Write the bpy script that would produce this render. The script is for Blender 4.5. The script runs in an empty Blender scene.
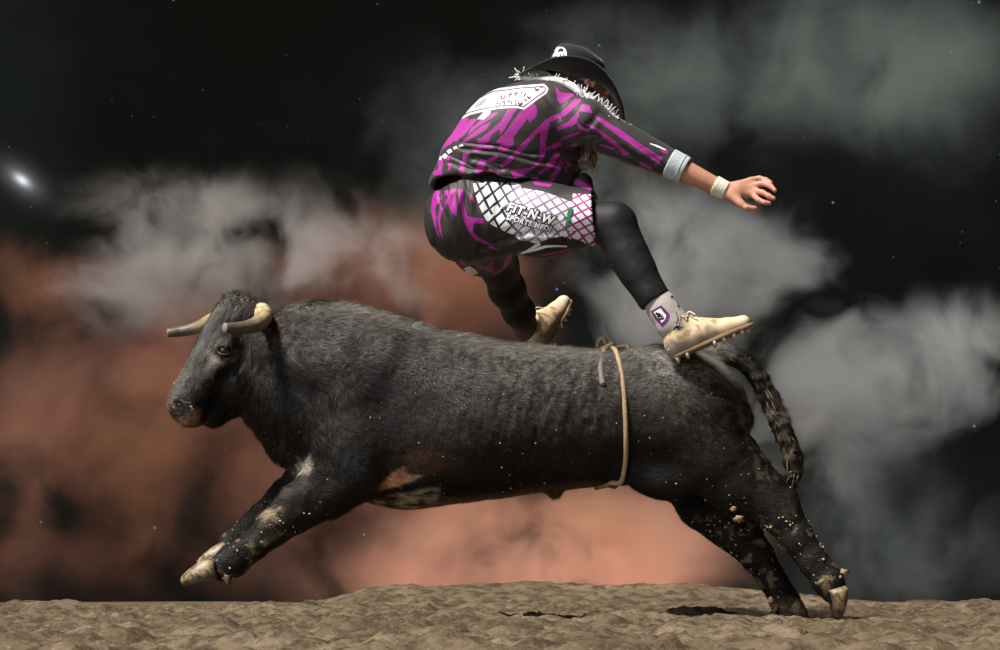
import bpy, math, random
import numpy as np
from mathutils import Vector, Matrix
from mathutils.bvhtree import BVHTree

# ------------------------------------------------------------------ camera, sky, sun, exposure
SC = bpy.context.scene
COL = SC.collection
PXM = 280.0            # pixels per metre in the plane y = 0 (the bull)
CAMD = 9.0             # camera distance from that plane
CAMZ = 0.15            # camera height above the dirt
HOR = 580.0            # image row of the horizon

cam_data = bpy.data.cameras.new('camera')
cam_data.sensor_width = 36.0
cam_data.lens = 36.0 * PXM * CAMD / 1000.0
cam_data.shift_y = (HOR - 325.0) / 1000.0
cam_data.clip_end = 500
camera = bpy.data.objects.new('camera', cam_data)
camera.location = (0, -CAMD, CAMZ)
camera.rotation_euler = (math.radians(90), 0, 0)
COL.objects.link(camera)
SC.camera = camera

SC.view_settings.view_transform = 'Standard'
SC.view_settings.look = 'None'
SC.view_settings.gamma = 1.0
SC.view_settings.use_curve_mapping = False
SC.view_settings.exposure = 0.0

SUN_FROM = Vector((-0.42, -0.30, 0.86)).normalized()
sun_d = bpy.data.lights.new('sun', 'SUN')
sun_d.energy = 7.2
sun_d.angle = math.radians(14.0)
sun_d.color = (1.0, 0.95, 0.88)
sun = bpy.data.objects.new('sun', sun_d)
sun.rotation_euler = SUN_FROM.to_track_quat('Z', 'Y').to_euler()
sun.location = (-3, -4, 9)
COL.objects.link(sun)

SC.cycles.volume_step_rate = 0.32
SC.cycles.volume_max_steps = 128
SC.cycles.volume_bounces = 0
SC.cycles.max_bounces = 6


class NT:
    """small helper around a node tree"""
    def __init__(self, tree):
        self.t = tree
        self.n = tree.nodes
        self.l = tree.links

    def node(self, typ, **kw):
        nd = self.n.new(typ)
        for k, v in kw.items():
            if k == 'inp':
                for a, b in v.items():
                    if hasattr(b, 'is_linked') or isinstance(b, bpy.types.NodeSocket):
                        self.l.new(b, nd.inputs[a])
                    else:
                        nd.inputs[a].default_value = b
            else:
                setattr(nd, k, v)
        return nd

    def math(self, op, a, b=None, c=None, clamp=False):
        nd = self.n.new('ShaderNodeMath')
        nd.operation = op
        nd.use_clamp = clamp
        for i, v in enumerate((a, b, c)):
            if v is None:
                continue
            if isinstance(v, bpy.types.NodeSocket):
                self.l.new(v, nd.inputs[i])
            else:
                nd.inputs[i].default_value = v
        return nd.outputs[0]

    def vmath(self, op, a, b=None):
        nd = self.n.new('ShaderNodeVectorMath')
        nd.operation = op
        for i, v in enumerate((a, b)):
            if v is None:
                continue
            if isinstance(v, bpy.types.NodeSocket):
                self.l.new(v, nd.inputs[i])
            else:
                nd.inputs[i].default_value = v
        return nd.outputs['Value'] if op in ('LENGTH', 'DOT_PRODUCT', 'DISTANCE') else nd.outputs[0]

    def mix(self, f, a, b):
        nd = self.n.new('ShaderNodeMix')
        nd.data_type = 'RGBA'
        for k, v in ((0, f), (6, a), (7, b)):
            if isinstance(v, bpy.types.NodeSocket):
                self.l.new(v, nd.inputs[k])
            else:
                nd.inputs[k].default_value = v if k == 0 else (tuple(v) + (1,))[:4]
        return nd.outputs[2]

    def smooth(self, v, lo, hi, a=0.0, b=1.0):
        nd = self.n.new('ShaderNodeMapRange')
        nd.interpolation_type = 'SMOOTHSTEP'
        self.l.new(v, nd.inputs[0])
        for i, x in enumerate((lo, hi, a, b)):
            nd.inputs[i + 1].default_value = x
        return nd.outputs[0]

    def noise(self, vec, scale, detail=4, rough=0.55, dist=0.0, color=False):
        nd = self.n.new('ShaderNodeTexNoise')
        nd.inputs['Scale'].default_value = scale
        nd.inputs['Detail'].default_value = detail
        nd.inputs['Roughness'].default_value = rough
        nd.inputs['Distortion'].default_value = dist
        if vec is not None:
            self.l.new(vec, nd.inputs['Vector'])
        return nd.outputs[1 if color else 0]

    def attr(self, name, kind='Fac'):
        nd = self.n.new('ShaderNodeAttribute')
        nd.attribute_name = name
        return nd.outputs[kind]

    def objco(self):
        return self.n.new('ShaderNodeTexCoord').outputs['Object']


def sky():
    w = bpy.data.worlds.new('night_sky')
    SC.world = w
    w.use_nodes = True
    t = NT(w.node_tree)
    t.n.clear()
    out = t.node('ShaderNodeOutputWorld')
    bg = t.node('ShaderNodeBackground')
    d = t.node('ShaderNodeTexCoord').outputs['Generated']
    # faint dark nebula tone, the same all round
    nz = t.noise(d, 3.0, 5, 0.6)
    base = t.mix(t.smooth(nz, 0.40, 0.75), (0.0055, 0.0055, 0.0045), (0.016, 0.022, 0.020))
    # small blue stars
    def stars(scale, rad, keep, col, power):
        v = t.node('ShaderNodeTexVoronoi', inp={'Vector': d, 'Scale': scale})
        v.feature = 'F1'
        m = t.smooth(v.outputs['Distance'], rad, 0.0)
        k = t.smooth(t.node('ShaderNodeSeparateColor', inp={0: v.outputs['Color']}).outputs[0], keep, keep + 0.25)
        return t.math('MULTIPLY', t.math('MULTIPLY', m, k), power)
    s1 = stars(75.0, 0.060, 0.40, None, 0.60)
    s2 = stars(150.0, 0.075, 0.45, None, 0.22)
    sv = t.math('ADD', s1, s2)
    starcol = t.mix(1.0, (0, 0, 0), (0.22, 0.45, 1.0))
    add = t.node('ShaderNodeMixRGB', blend_type='ADD')
    add.inputs[0].default_value = 1.0
    mul = t.node('ShaderNodeVectorMath', operation='SCALE')
    mul.inputs[0].default_value = (0.22, 0.45, 1.0)
    t.l.new(sv, mul.inputs['Scale'])
    t.l.new(base, add.inputs[1])
    t.l.new(mul.outputs[0], add.inputs[2])
    # one bright spiral star, a tilted elliptical glow
    c = Vector(((22 - 500) / (PXM * CAMD), 1.0, (HOR - 180) / (PXM * CAMD))).normalized()
    u = Vector((0.80, 0, -0.60))
    u = (u - u.dot(c) * c).normalized()
    v2 = c.cross(u)
    a = t.vmath('DOT_PRODUCT', d, tuple(u))
    b = t.vmath('DOT_PRODUCT', d, tuple(v2))
    front = t.math('GREATER_THAN', t.vmath('DOT_PRODUCT', d, tuple(c)), 0.5)
    r = t.math('SQRT', t.math('ADD', t.math('POWER', t.math('MULTIPLY', a, 250.0), 2.0),
                              t.math('POWER', t.math('MULTIPLY', b, 480.0), 2.0)))
    g = t.math('ADD', t.math('MULTIPLY', t.math('EXPONENT', t.math('MULTIPLY', r, -1.0)), 0.42),
               t.math('MULTIPLY', t.math('EXPONENT', t.math('MULTIPLY', t.math('MULTIPLY', r, r), -1.9)), 0.6))
    g = t.math('MULTIPLY', g, front)
    add2 = t.node('ShaderNodeMixRGB', blend_type='ADD')
    add2.inputs[0].default_value = 1.0
    t.l.new(add.outputs[0], add2.inputs[1])
    sc = t.node('ShaderNodeVectorMath', operation='SCALE')
    sc.inputs[0].default_value = (0.92, 0.95, 1.0)
    t.l.new(g, sc.inputs['Scale'])
    t.l.new(sc.outputs[0], add2.inputs[2])
    t.l.new(add2.outputs[0], bg.inputs[0])
    bg.inputs[1].default_value = 1.0
    t.l.new(bg.outputs[0], out.inputs[0])


sky()

# added fill light: a broad unseen area light to the left behind the camera
fl = bpy.data.lights.new('fill_light', 'AREA')
fl.shape = 'RECTANGLE'
fl.size = 7.0
fl.size_y = 3.5
fl.energy = 430
fl.color = (0.93, 0.96, 1.0)
flo = bpy.data.objects.new('fill_light', fl)
flo.location = (-7.0, -9.5, 3.6)
flo.rotation_euler = (Vector((-7.0, -9.5, 3.6)) - Vector((0, 0, 1.0))).to_track_quat('Z', 'Y').to_euler()
COL.objects.link(flo)


# ------------------------------------------------------------------ helpers
def P(px, py, y=0.0):
    """photo pixel + depth -> world point"""
    s = (CAMD + y) / (CAMD * PXM)
    return np.array(((px - 500.0) * s, y, CAMZ + (HOR - py) * s))


def topx(p):
    s = CAMD * PXM / (CAMD + p[..., 1])
    return 500.0 + p[..., 0] * s, HOR - (p[..., 2] - CAMZ) * s


def hash3(i, j, k, seed):
    n = (i.astype(np.int64) * 73856093) ^ (j.astype(np.int64) * 19349663) ^ (k.astype(np.int64) * 83492791) ^ (seed * 2654435)
    n = (n ^ (n >> 13)) * 1274126177 & 0x7fffffff
    n = (n ^ (n >> 16)) & 0xffff
    return n / 65535.0


def vnoise(p, seed=0):
    """value noise in [-1, 1]; p is (n, 3)"""
    i = np.floor(p).astype(np.int64)
    f = p - i
    f = f * f * (3 - 2 * f)
    r = 0
    for dx in (0, 1):
        for dy in (0, 1):
            for dz in (0, 1):
                w = (f[:, 0] if dx else 1 - f[:, 0]) * (f[:, 1] if dy else 1 - f[:, 1]) * (f[:, 2] if dz else 1 - f[:, 2])
                r = r + w * hash3(i[:, 0] + dx, i[:, 1] + dy, i[:, 2] + dz, seed)
    return r * 2 - 1


def fbm(p, octaves=4, seed=0, gain=0.5):
    a, s, r = 1.0, 0.0, 0.0
    for o in range(octaves):
        r = r + a * vnoise(p * (2.0 ** o) + 17.3 * o, seed + o)
        s += a
        a *= gain
    return r / s


def sstep(x, a, b):
    t = np.clip((x - a) / (b - a), 0, 1)
    return t * t * (3 - 2 * t)


class Field:
    """signed distance grid built from smoothly joined primitives"""
    def __init__(self, lo, hi, h):
        self.lo = np.array(lo, float)
        self.h = h
        self.n = np.ceil((np.array(hi) - self.lo) / h).astype(int) + 1
        self.ax = [(self.lo[i] + h * np.arange(self.n[i])).astype(np.float32) for i in range(3)]
        self.d = np.full(self.n, 0.5, np.float32)

    def block(self, lo, hi):
        sl = []
        for i in range(3):
            a = int(max(0, math.floor((lo[i] - self.lo[i]) / self.h)))
            b = int(min(self.n[i], math.ceil((hi[i] - self.lo[i]) / self.h) + 1))
            if b <= a:
                return None
            sl.append(slice(a, b))
        x = self.ax[0][sl[0]][:, None, None]
        y = self.ax[1][sl[1]][None, :, None]
        z = self.ax[2][sl[2]][None, None, :]
        return tuple(sl), x, y, z

    def merge(self, fn, lo, hi, k=0.03, op='add'):
        m = k + 3 * self.h
        b = self.block([v - m for v in lo], [v + m for v in hi])
        if b is None:
            return
        sl, x, y, z = b
        e = fn(x, y, z)
        d = self.d[sl]
        if op == 'add':
            hh = np.clip(0.5 + 0.5 * (d - e) / k, 0, 1)
            self.d[sl] = d * (1 - hh) + e * hh - k * hh * (1 - hh)
        else:
            e = -e
            hh = np.clip(0.5 - 0.5 * (d - e) / k, 0, 1)
            self.d[sl] = d * (1 - hh) + e * hh + k * hh * (1 - hh)

    def cone(self, a, b, ra, rb, k=0.03, sy=1.0, op='add'):
        a = np.array(a, float); b = np.array(b, float)
        r = max(ra, rb) * max(1, sy)
        ab = b - a
        L2 = float(ab @ ab) + 1e-12

        def fn(x, y, z):
            t = np.clip(((x - a[0]) * ab[0] + (y - a[1]) * ab[1] + (z - a[2]) * ab[2]) / L2, 0, 1)
            return np.sqrt((x - a[0] - t * ab[0]) ** 2 + ((y - a[1] - t * ab[1]) / sy) ** 2 +
                           (z - a[2] - t * ab[2]) ** 2) - (ra + (rb - ra) * t)
        self.merge(fn, np.minimum(a, b) - r, np.maximum(a, b) + r, k, op)

    def chain(self, pts, rs, k=0.03, sy=1.0):
        for i in range(len(pts) - 1):
            self.cone(pts[i], pts[i + 1], rs[i], rs[i + 1], k, sy)

    def ell(self, c, r, rot=None, k=0.03, op='add'):
        c = np.array(c, float)
        M = np.eye(3) if rot is None else np.array(rot)
        R = max(r)

        def fn(x, y, z):
            dx, dy, dz = x - c[0], y - c[1], z - c[2]
            q = [(M[i][0] * dx + M[i][1] * dy + M[i][2] * dz) / r[i] for i in range(3)]
            k0 = np.sqrt(q[0] ** 2 + q[1] ** 2 + q[2] ** 2)
            k1 = np.sqrt((q[0] / r[0]) ** 2 + (q[1] / r[1]) ** 2 + (q[2] / r[2]) ** 2) + 1e-6
            return k0 * (k0 - 1) / k1
        self.merge(fn, c - R, c + R, k, op)

    def loft(self, axis, s, lo, hi, yc, yw, k=0.03, p=2.2):
        """axis 0: profile along x, (lo,hi) are z limits; axis 2: along z, (lo,hi) are x limits"""
        s = np.array(s, float)
        ds = np.linspace(s[0], s[-1], 160)
        lo, hi, yc, yw = [catmull(s, np.array(v, float), ds) for v in (lo, hi, yc, yw)]
        other = 2 if axis == 0 else 0
        blo = np.zeros(3); bhi = np.zeros(3)
        blo[axis], bhi[axis] = s[0], s[-1]
        blo[other], bhi[other] = lo.min(), hi.max()
        blo[1], bhi[1] = (yc - yw).min(), (yc + yw).max()

        def fn(x, y, z):
            a = (x if axis == 0 else z)
            b = (z if axis == 0 else x)
            f = a.ravel()
            shp = a.shape
            L = np.interp(f, ds, lo).reshape(shp); H = np.interp(f, ds, hi).reshape(shp)
            C = np.interp(f, ds, yc).reshape(shp); W = np.interp(f, ds, yw).reshape(shp)
            c = (L + H) / 2
            hz = np.maximum((H - L) / 2, 0.004)
            r = (np.abs((b - c) / hz) ** p + np.abs((y - C) / W) ** p) ** (1 / p)
            d = (r - 1) * np.minimum(hz, W)
            return np.maximum(d, np.maximum(s[0] - a, a - s[-1]))
        self.merge(fn, blo, bhi, k)

    def cut(self, pt, nrm):
        """keep the side the normal points away from"""
        n = np.array(nrm, float); n /= np.linalg.norm(n)
        x = self.ax[0][:, None, None]; y = self.ax[1][None, :, None]; z = self.ax[2][None, None, :]
        e = (x - pt[0]) * n[0] + (y - pt[1]) * n[1] + (z - pt[2]) * n[2]
        self.d = np.maximum(self.d, e.astype(np.float32))

    def shell(self, t):
        self.d = np.maximum(self.d, -(self.d + t))

    def value(self, p):
        """trilinear sample at (n,3)"""
        q = (np.atleast_2d(p) - self.lo) / self.h
        i = np.clip(np.floor(q).astype(int), 0, self.n - 2)
        f = q - i
        r = 0
        for dx in (0, 1):
            for dy in (0, 1):
                for dz in (0, 1):
                    w = (f[:, 0] if dx else 1 - f[:, 0]) * (f[:, 1] if dy else 1 - f[:, 1]) * (f[:, 2] if dz else 1 - f[:, 2])
                    r = r + w * self.d[i[:, 0] + dx, i[:, 1] + dy, i[:, 2] + dz]
        return r

    def hit(self, origin, direc, t0, t1, n=240):
        """outermost crossing along a ray going outwards"""
        o = np.array(origin, float); d = np.array(direc, float)
        ts = np.linspace(t0, t1, n)
        v = self.value(o + d * ts[:, None])
        ins = np.nonzero(v < 0)[0]
        return o + d * (ts[ins[-1]] if len(ins) else t0)

    def nets(self, relax=1):
        """surface nets -> verts, quads"""
        d = self.d.copy()
        for s in (0, -1):
            d[s, :, :] = np.maximum(d[s, :, :], 0.01)
            d[:, s, :] = np.maximum(d[:, s, :], 0.01)
            d[:, :, s] = np.maximum(d[:, :, s], 0.01)
        ins = d < 0
        nx, ny, nz = np.array(d.shape) - 1
        cnt = np.zeros((nx, ny, nz), np.int8)
        for dx in (0, 1):
            for dy in (0, 1):
                for dz in (0, 1):
                    cnt += ins[dx:dx + nx, dy:dy + ny, dz:dz + nz]
        act = (cnt > 0) & (cnt < 8)
        idx = np.full((nx, ny, nz), -1, np.int64)
        cells = np.argwhere(act)
        idx[act] = np.arange(len(cells))
        acc = np.zeros((len(cells), 3)); num = np.zeros(len(cells))
        corners = [(a, b, c) for a in (0, 1) for b in (0, 1) for c in (0, 1)]
        vals = {c: d[cells[:, 0] + c[0], cells[:, 1] + c[1], cells[:, 2] + c[2]].astype(float) for c in corners}
        for c in corners:
            for ax in range(3):
                if c[ax] == 0:
                    e = list(c); e[ax] = 1; e = tuple(e)
                    va, vb = vals[c], vals[e]
                    m = (va < 0) != (vb < 0)
                    t = np.where(m, va / np.where(m, va - vb, 1), 0)
                    pt = np.tile(np.array(c, float), (len(cells), 1))
                    pt[:, ax] += t
                    acc += pt * m[:, None]
                    num += m
        v = self.lo + self.h * (cells + acc / num[:, None])
        quads = []
        for ax in range(3):
            a1, a2 = (ax + 1) % 3, (ax + 2) % 3
            sl0 = [slice(None)] * 3; sl1 = [slice(None)] * 3
            sl0[ax] = slice(0, -1); sl1[ax] = slice(1, None)
            ch = ins[tuple(sl0)] != ins[tuple(sl1)]
            pos = np.argwhere(ch)
            ok = (pos[:, a1] > 0) & (pos[:, a2] > 0) & (pos[:, a1] < self.n[a1] - 1) & (pos[:, a2] < self.n[a2] - 1)
            pos = pos[ok]
            flip = ins[tuple(pos.T)]
            o1 = np.zeros(3, int); o1[a1] = 1
            o2 = np.zeros(3, int); o2[a2] = 1
            q = np.stack([idx[tuple((pos - o1 - o2).T)], idx[tuple((pos - o2).T)], idx[tuple(pos.T)], idx[tuple((pos - o1).T)]], 1)
            q[~flip] = q[~flip][:, ::-1]
            quads.append(q)
        quads = np.concatenate(quads)
        for _ in range(relax):
            v = smooth_mesh(v, quads, 0.5)
        return v, quads


def smooth_mesh(v, quads, f):
    acc = np.zeros_like(v); num = np.zeros(len(v))
    m = quads.shape[1]
    for i in range(m):
        a, b = quads[:, i], quads[:, (i + 1) % m]
        for u, w in ((a, b), (b, a)):
            for c in range(3):
                acc[:, c] += np.bincount(u, v[w, c], len(v))
            num += np.bincount(u, minlength=len(v))
    return v * (1 - f) + f * acc / np.maximum(num, 1)[:, None]


def normals(v, quads):
    n = np.cross(v[quads[:, 2]] - v[quads[:, 0]], v[quads[:, -1]] - v[quads[:, 1]])
    r = np.zeros_like(v)
    for i in range(quads.shape[1]):
        for c in range(3):
            r[:, c] += np.bincount(quads[:, i], n[:, c], len(v))
    return r / np.maximum(np.linalg.norm(r, axis=1), 1e-9)[:, None]


def catmull(xs, ys, q):
    m = np.gradient(ys, xs)
    i = np.clip(np.searchsorted(xs, q) - 1, 0, len(xs) - 2)
    h = xs[i + 1] - xs[i]
    t = (q - xs[i]) / h
    return ((2 * t ** 3 - 3 * t ** 2 + 1) * ys[i] + (t ** 3 - 2 * t ** 2 + t) * h * m[i] +
            (-2 * t ** 3 + 3 * t ** 2) * ys[i + 1] + (t ** 3 - t ** 2) * h * m[i + 1])


def curve_pts(pts, n):
    """smooth curve through points -> n samples"""
    pts = np.array(pts, float)
    s = np.concatenate([[0], np.cumsum(np.linalg.norm(np.diff(pts, axis=0), axis=1) + 1e-9)])
    q = np.linspace(0, s[-1], n)
    return np.stack([catmull(s, pts[:, i], q) for i in range(pts.shape[1])], 1)


def mesh_from(name, v, faces, smooth=True, attrs=None, cols=None, edges=False):
    me = bpy.data.meshes.new(name)
    v = np.asarray(v, np.float32)
    if isinstance(faces, np.ndarray):
        k = faces.shape[1]
        me.vertices.add(len(v))
        me.vertices.foreach_set('co', v.ravel())
        me.loops.add(faces.size)
        me.loops.foreach_set('vertex_index', faces.astype(np.int32).ravel())
        me.polygons.add(len(faces))
        me.polygons.foreach_set('loop_start', np.arange(0, faces.size, k, dtype=np.int32))
        me.update(calc_edges=True)
    else:
        me.from_pydata([tuple(map(float, p)) for p in v], [], faces)
    me.polygons.foreach_set('use_smooth', np.full(len(me.polygons), smooth, dtype=bool))
    for k2, a in (attrs or {}).items():
        at = me.attributes.new(k2, 'FLOAT', 'POINT')
        at.data.foreach_set('value', np.asarray(a, np.float32))
    for k2, a in (cols or {}).items():
        at = me.attributes.new(k2, 'FLOAT_COLOR', 'POINT')
        c = np.ones((len(v), 4), np.float32)
        c[:, :3] = a
        at.data.foreach_set('color', c.ravel())
    me.update()
    return me


def obj(name, me, mat=None, parent=None):
    o = bpy.data.objects.new(name, me)
    COL.objects.link(o)
    if mat is not None and me is not None:
        me.materials.append(mat)
    if parent is not None:
        o.parent = parent
        o.matrix_parent_inverse = Matrix.Translation(-parent.location)
    return o


def tag(o, label=None, cat=None, group=None, kind=None):
    for k, v in (('label', label), ('category', cat), ('group', group), ('kind', kind)):
        if v:
            o[k] = v
    return o


def empty(name, loc):
    o = bpy.data.objects.new(name, None)
    o.location = loc
    o.empty_display_size = 0.1
    COL.objects.link(o)
    return o


def tube(path, rad, sides=10, closed=False, caps=True, flat=None):
    """tube mesh around a path: verts, list of faces"""
    path = np.asarray(path, float)
    n = len(path)
    rad = np.broadcast_to(np.asarray(rad, float), (n,))
    if closed:
        tan = np.roll(path, -1, 0) - np.roll(path, 1, 0)
    else:
        tan = np.gradient(path, axis=0)
    tan /= np.linalg.norm(tan, axis=1)[:, None] + 1e-12
    ref = np.array((0, 0, 1.0)) if abs(tan[0, 2]) < 0.9 else np.array((1.0, 0, 0))
    u = np.zeros_like(path)
    cur = ref - ref @ tan[0] * tan[0]
    for i in range(n):
        cur = cur - cur @ tan[i] * tan[i]
        cur /= np.linalg.norm(cur) + 1e-12
        u[i] = cur
    w = np.cross(tan, u)
    a = np.arange(sides) * 2 * math.pi / sides
    f2 = 1.0 if flat is None else flat
    v = path[:, None] + rad[:, None, None] * (np.cos(a)[None, :, None] * u[:, None] + f2 * np.sin(a)[None, :, None] * w[:, None])
    v = v.reshape(-1, 3)
    faces = []
    for i in range(n if closed else n - 1):
        j = (i + 1) % n
        for s in range(sides):
            s2 = (s + 1) % sides
            faces.append((i * sides + s, i * sides + s2, j * sides + s2, j * sides + s))
    if caps and not closed:
        faces.append(tuple(range(sides - 1, -1, -1)))
        faces.append(tuple(range((n - 1) * sides, n * sides)))
    return v, faces


def join(parts):
    v, f, o = [], [], 0
    for a, b in parts:
        v.append(np.asarray(a))
        f += [tuple(i + o for i in q) for q in b]
        o += len(a)
    return np.concatenate(v), f


def strands_mesh(name, paths, r0, r1, sides=4):
    return mesh_from(name, *join([tube(p, np.linspace(r0, r1, len(p)), sides) for p in paths]))


def poly_dist(x, z, pts):
    """distance from (x,z) to a polyline"""
    best = np.full(x.shape, 1e9)
    for (ax, az), (bx, bz) in zip(pts[:-1], pts[1:]):
        L = (bx - ax) ** 2 + (bz - az) ** 2 + 1e-9
        t = np.clip(((x - ax) * (bx - ax) + (z - az) * (bz - az)) / L, 0, 1)
        best = np.minimum(best, np.hypot(x - ax - t * (bx - ax), z - az - t * (bz - az)))
    return best


def poly_sdf(x, z, pts):
    """signed distance to a closed polygon, negative inside"""
    d = poly_dist(x, z, list(pts) + [pts[0]])
    ins = np.zeros(x.shape, bool)
    n = len(pts)
    for i in range(n):
        ax, az = pts[i]
        bx, bz = pts[(i + 1) % n]
        c = ((az > z) != (bz > z)) & (x < (bx - ax) * (z - az) / ((bz - az) or 1e-9) + ax)
        ins ^= c
    return np.where(ins, -d, d)


def rotxz(deg):
    """rows of a matrix whose first axis points along the image angle (counter-clockwise from +x, in x-z)"""
    a = math.radians(deg)
    return [[math.cos(a), 0, math.sin(a)], [0, 1, 0], [-math.sin(a), 0, math.cos(a)]]


# ------------------------------------------------------------------ materials
def new_mat(name):
    m = bpy.data.materials.new(name)
    m.use_nodes = True
    t = NT(m.node_tree)
    b = t.n['Principled BSDF']
    return m, t, b


def simple_mat(name, col, rough=0.6, spec=0.4, var=0.15, scale=40, bump=0.0, bscale=120, sheen=0.0):
    m, t, b = new_mat(name)
    co = t.objco()
    n = t.noise(co, scale, 4)
    dark = tuple(c * (1 - var) for c in col)
    light = tuple(min(1, c * (1 + var)) for c in col)
    t.l.new(t.mix(n, dark, light), b.inputs['Base Color'])
    b.inputs['Roughness'].default_value = rough
    b.inputs['Specular IOR Level'].default_value = spec
    b.inputs['Sheen Weight'].default_value = sheen
    if bump:
        bp = t.node('ShaderNodeBump', inp={'Strength': bump, 'Distance': 0.004, 'Height': t.noise(co, bscale, 5)})
        t.l.new(bp.outputs[0], b.inputs['Normal'])
    return m


def coat_mat():
    m, t, b = new_mat('bull_coat')
    co = t.objco()
    mp = t.node('ShaderNodeMapping', inp={'Vector': co, 'Rotation': (0, 0.9, 0), 'Scale': (38, 60, 190)})
    fur = t.noise(mp.outputs[0], 1.0, 5, 0.65, 0.6)
    fine = t.noise(co, 260, 3)
    base = t.attr('tint', 'Color')
    col = t.mix(t.smooth(fur, 0.35, 0.75), base, (1, 1, 1))
    mul = t.node('ShaderNodeMixRGB', blend_type='MULTIPLY')
    mul.inputs[0].default_value = 1.0
    t.l.new(base, mul.inputs[1])
    t.l.new(t.mix(t.smooth(fur, 0.32, 0.72), (0.5, 0.48, 0.47), (1.7, 1.62, 1.55)), mul.inputs[2])
    t.l.new(mul.outputs[0], b.inputs['Base Color'])
    wet = t.attr('wet')
    t.l.new(t.smooth(wet, 0.2, 0.8, 0.5, 0.16), b.inputs['Roughness'])
    t.l.new(t.smooth(wet, 0.2, 0.8, 0.2, 0.7), b.inputs['Specular IOR Level'])
    h = t.math('ADD', t.math('MULTIPLY', fur, 1.0), t.math('MULTIPLY', fine, 0.35))
    bp = t.node('ShaderNodeBump', inp={'Strength': 0.85, 'Distance': 0.008, 'Height': h})
    t.l.new(bp.outputs[0], b.inputs['Normal'])
    return m


def tint_mat(name, rough=0.6, spec=0.3, bump=0.3, bscale=200, attr='tint'):
    m, t, b = new_mat(name)
    co = t.objco()
    t.l.new(t.attr(attr, 'Color'), b.inputs['Base Color'])
    b.inputs['Roughness'].default_value = rough
    b.inputs['Specular IOR Level'].default_value = spec
    if bump:
        bp = t.node('ShaderNodeBump', inp={'Strength': bump, 'Distance': 0.003, 'Height': t.noise(co, bscale, 4)})
        t.l.new(bp.outputs[0], b.inputs['Normal'])
    return m


def crusted_mat(name, rough, spec, dirt, scale, amount):
    """vertex tint with a crust of dirt in patches"""
    m, t, b = new_mat(name)
    co = t.objco()
    n = t.noise(co, scale, 6, 0.65, 0.5)
    f = t.noise(co, scale * 4, 3)
    col = t.mix(t.math('MULTIPLY', t.smooth(n, 0.44, 0.60), amount), t.attr('tint', 'Color'), dirt)
    t.l.new(t.mix(t.math('MULTIPLY', t.smooth(f, 0.55, 0.7), 0.35), col, (0.42, 0.34, 0.22)), b.inputs['Base Color'])
    b.inputs['Roughness'].default_value = rough
    b.inputs['Specular IOR Level'].default_value = spec
    bp = t.node('ShaderNodeBump', inp={'Strength': 0.6, 'Distance': 0.004, 'Height': n})
    t.l.new(bp.outputs[0], b.inputs['Normal'])
    return m


BLACKCLOTH = (0.030, 0.026, 0.026)
MAGENTA = (0.37, 0.022, 0.285)


def print_mat():
    """zebra print fabric: attribute 'stripe' < 0 is magenta, 'badge' < 0 white"""
    m, t, b = new_mat('zebra_print_jersey')
    co = t.objco()
    wob = t.math('MULTIPLY', t.math('SUBTRACT', t.noise(co, 60, 3), 0.5), 0.004)
    s = t.math('ADD', t.attr('stripe'), wob)
    col = t.mix(t.smooth(s, -0.0007, 0.0007), MAGENTA, BLACKCLOTH)
    col = t.mix(t.smooth(t.attr('badge'), 0.0030, 0.0042), (0.80, 0.78, 0.80), col)
    ring = t.math('ABSOLUTE', t.math('ADD', t.attr('badge'), 0.0058))
    col = t.mix(t.smooth(ring, 0.0016, 0.0026), (0.10, 0.02, 0.06), col)
    t.l.new(col, b.inputs['Base Color'])
    b.inputs['Roughness'].default_value = 0.55
    b.inputs['Specular IOR Level'].default_value = 0.35
    b.inputs['Sheen Weight'].default_value = 0.15
    bp = t.node('ShaderNodeBump', inp={'Strength': 0.25, 'Distance': 0.004, 'Height': t.noise(co, 45, 5, 0.6)})
    t.l.new(bp.outputs[0], b.inputs['Normal'])
    return m


def shorts_mat():
    m, t, b = new_mat('zebra_print_shorts')
    co = t.objco()
    s = t.attr('stripe')
    col = t.mix(t.smooth(s, -0.0007, 0.0007), MAGENTA, BLACKCLOTH)
    # diamond net on the white side panel
    u, v = t.attr('netu'), t.attr('netv')

    def lines(a, w):
        f = t.math('ABSOLUTE', t.math('SUBTRACT', t.math('FRACT', a), 0.5))
        return t.smooth(f, 0.5 - w, 0.5 - w * 0.55)
    la = lines(t.math('ADD', u, v), 0.16)
    lb = lines(t.math('SUBTRACT', u, v), 0.16)
    net = t.math('MAXIMUM', la, lb)
    hue = t.attr('along')
    nc = t.mix(t.smooth(hue, 0.25, 0.42), (0.012, 0.011, 0.012), (0.30, 0.20, 0.30))
    nc = t.mix(t.smooth(hue, 0.66, 0.80), nc, (0.33, 0.015, 0.17))
    panel = t.mix(net, (0.78, 0.82, 0.86), nc)
    col = t.mix(t.smooth(t.attr('panel'), -0.0008, 0.0008), panel, col)
    t.l.new(col, b.inputs['Base Color'])
    b.inputs['Roughness'].default_value = 0.55
    b.inputs['Specular IOR Level'].default_value = 0.3
    bp = t.node('ShaderNodeBump', inp={'Strength': 0.25, 'Distance': 0.004, 'Height': t.noise(co, 40, 5, 0.6)})
    t.l.new(bp.outputs[0], b.inputs['Normal'])
    return m


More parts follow.
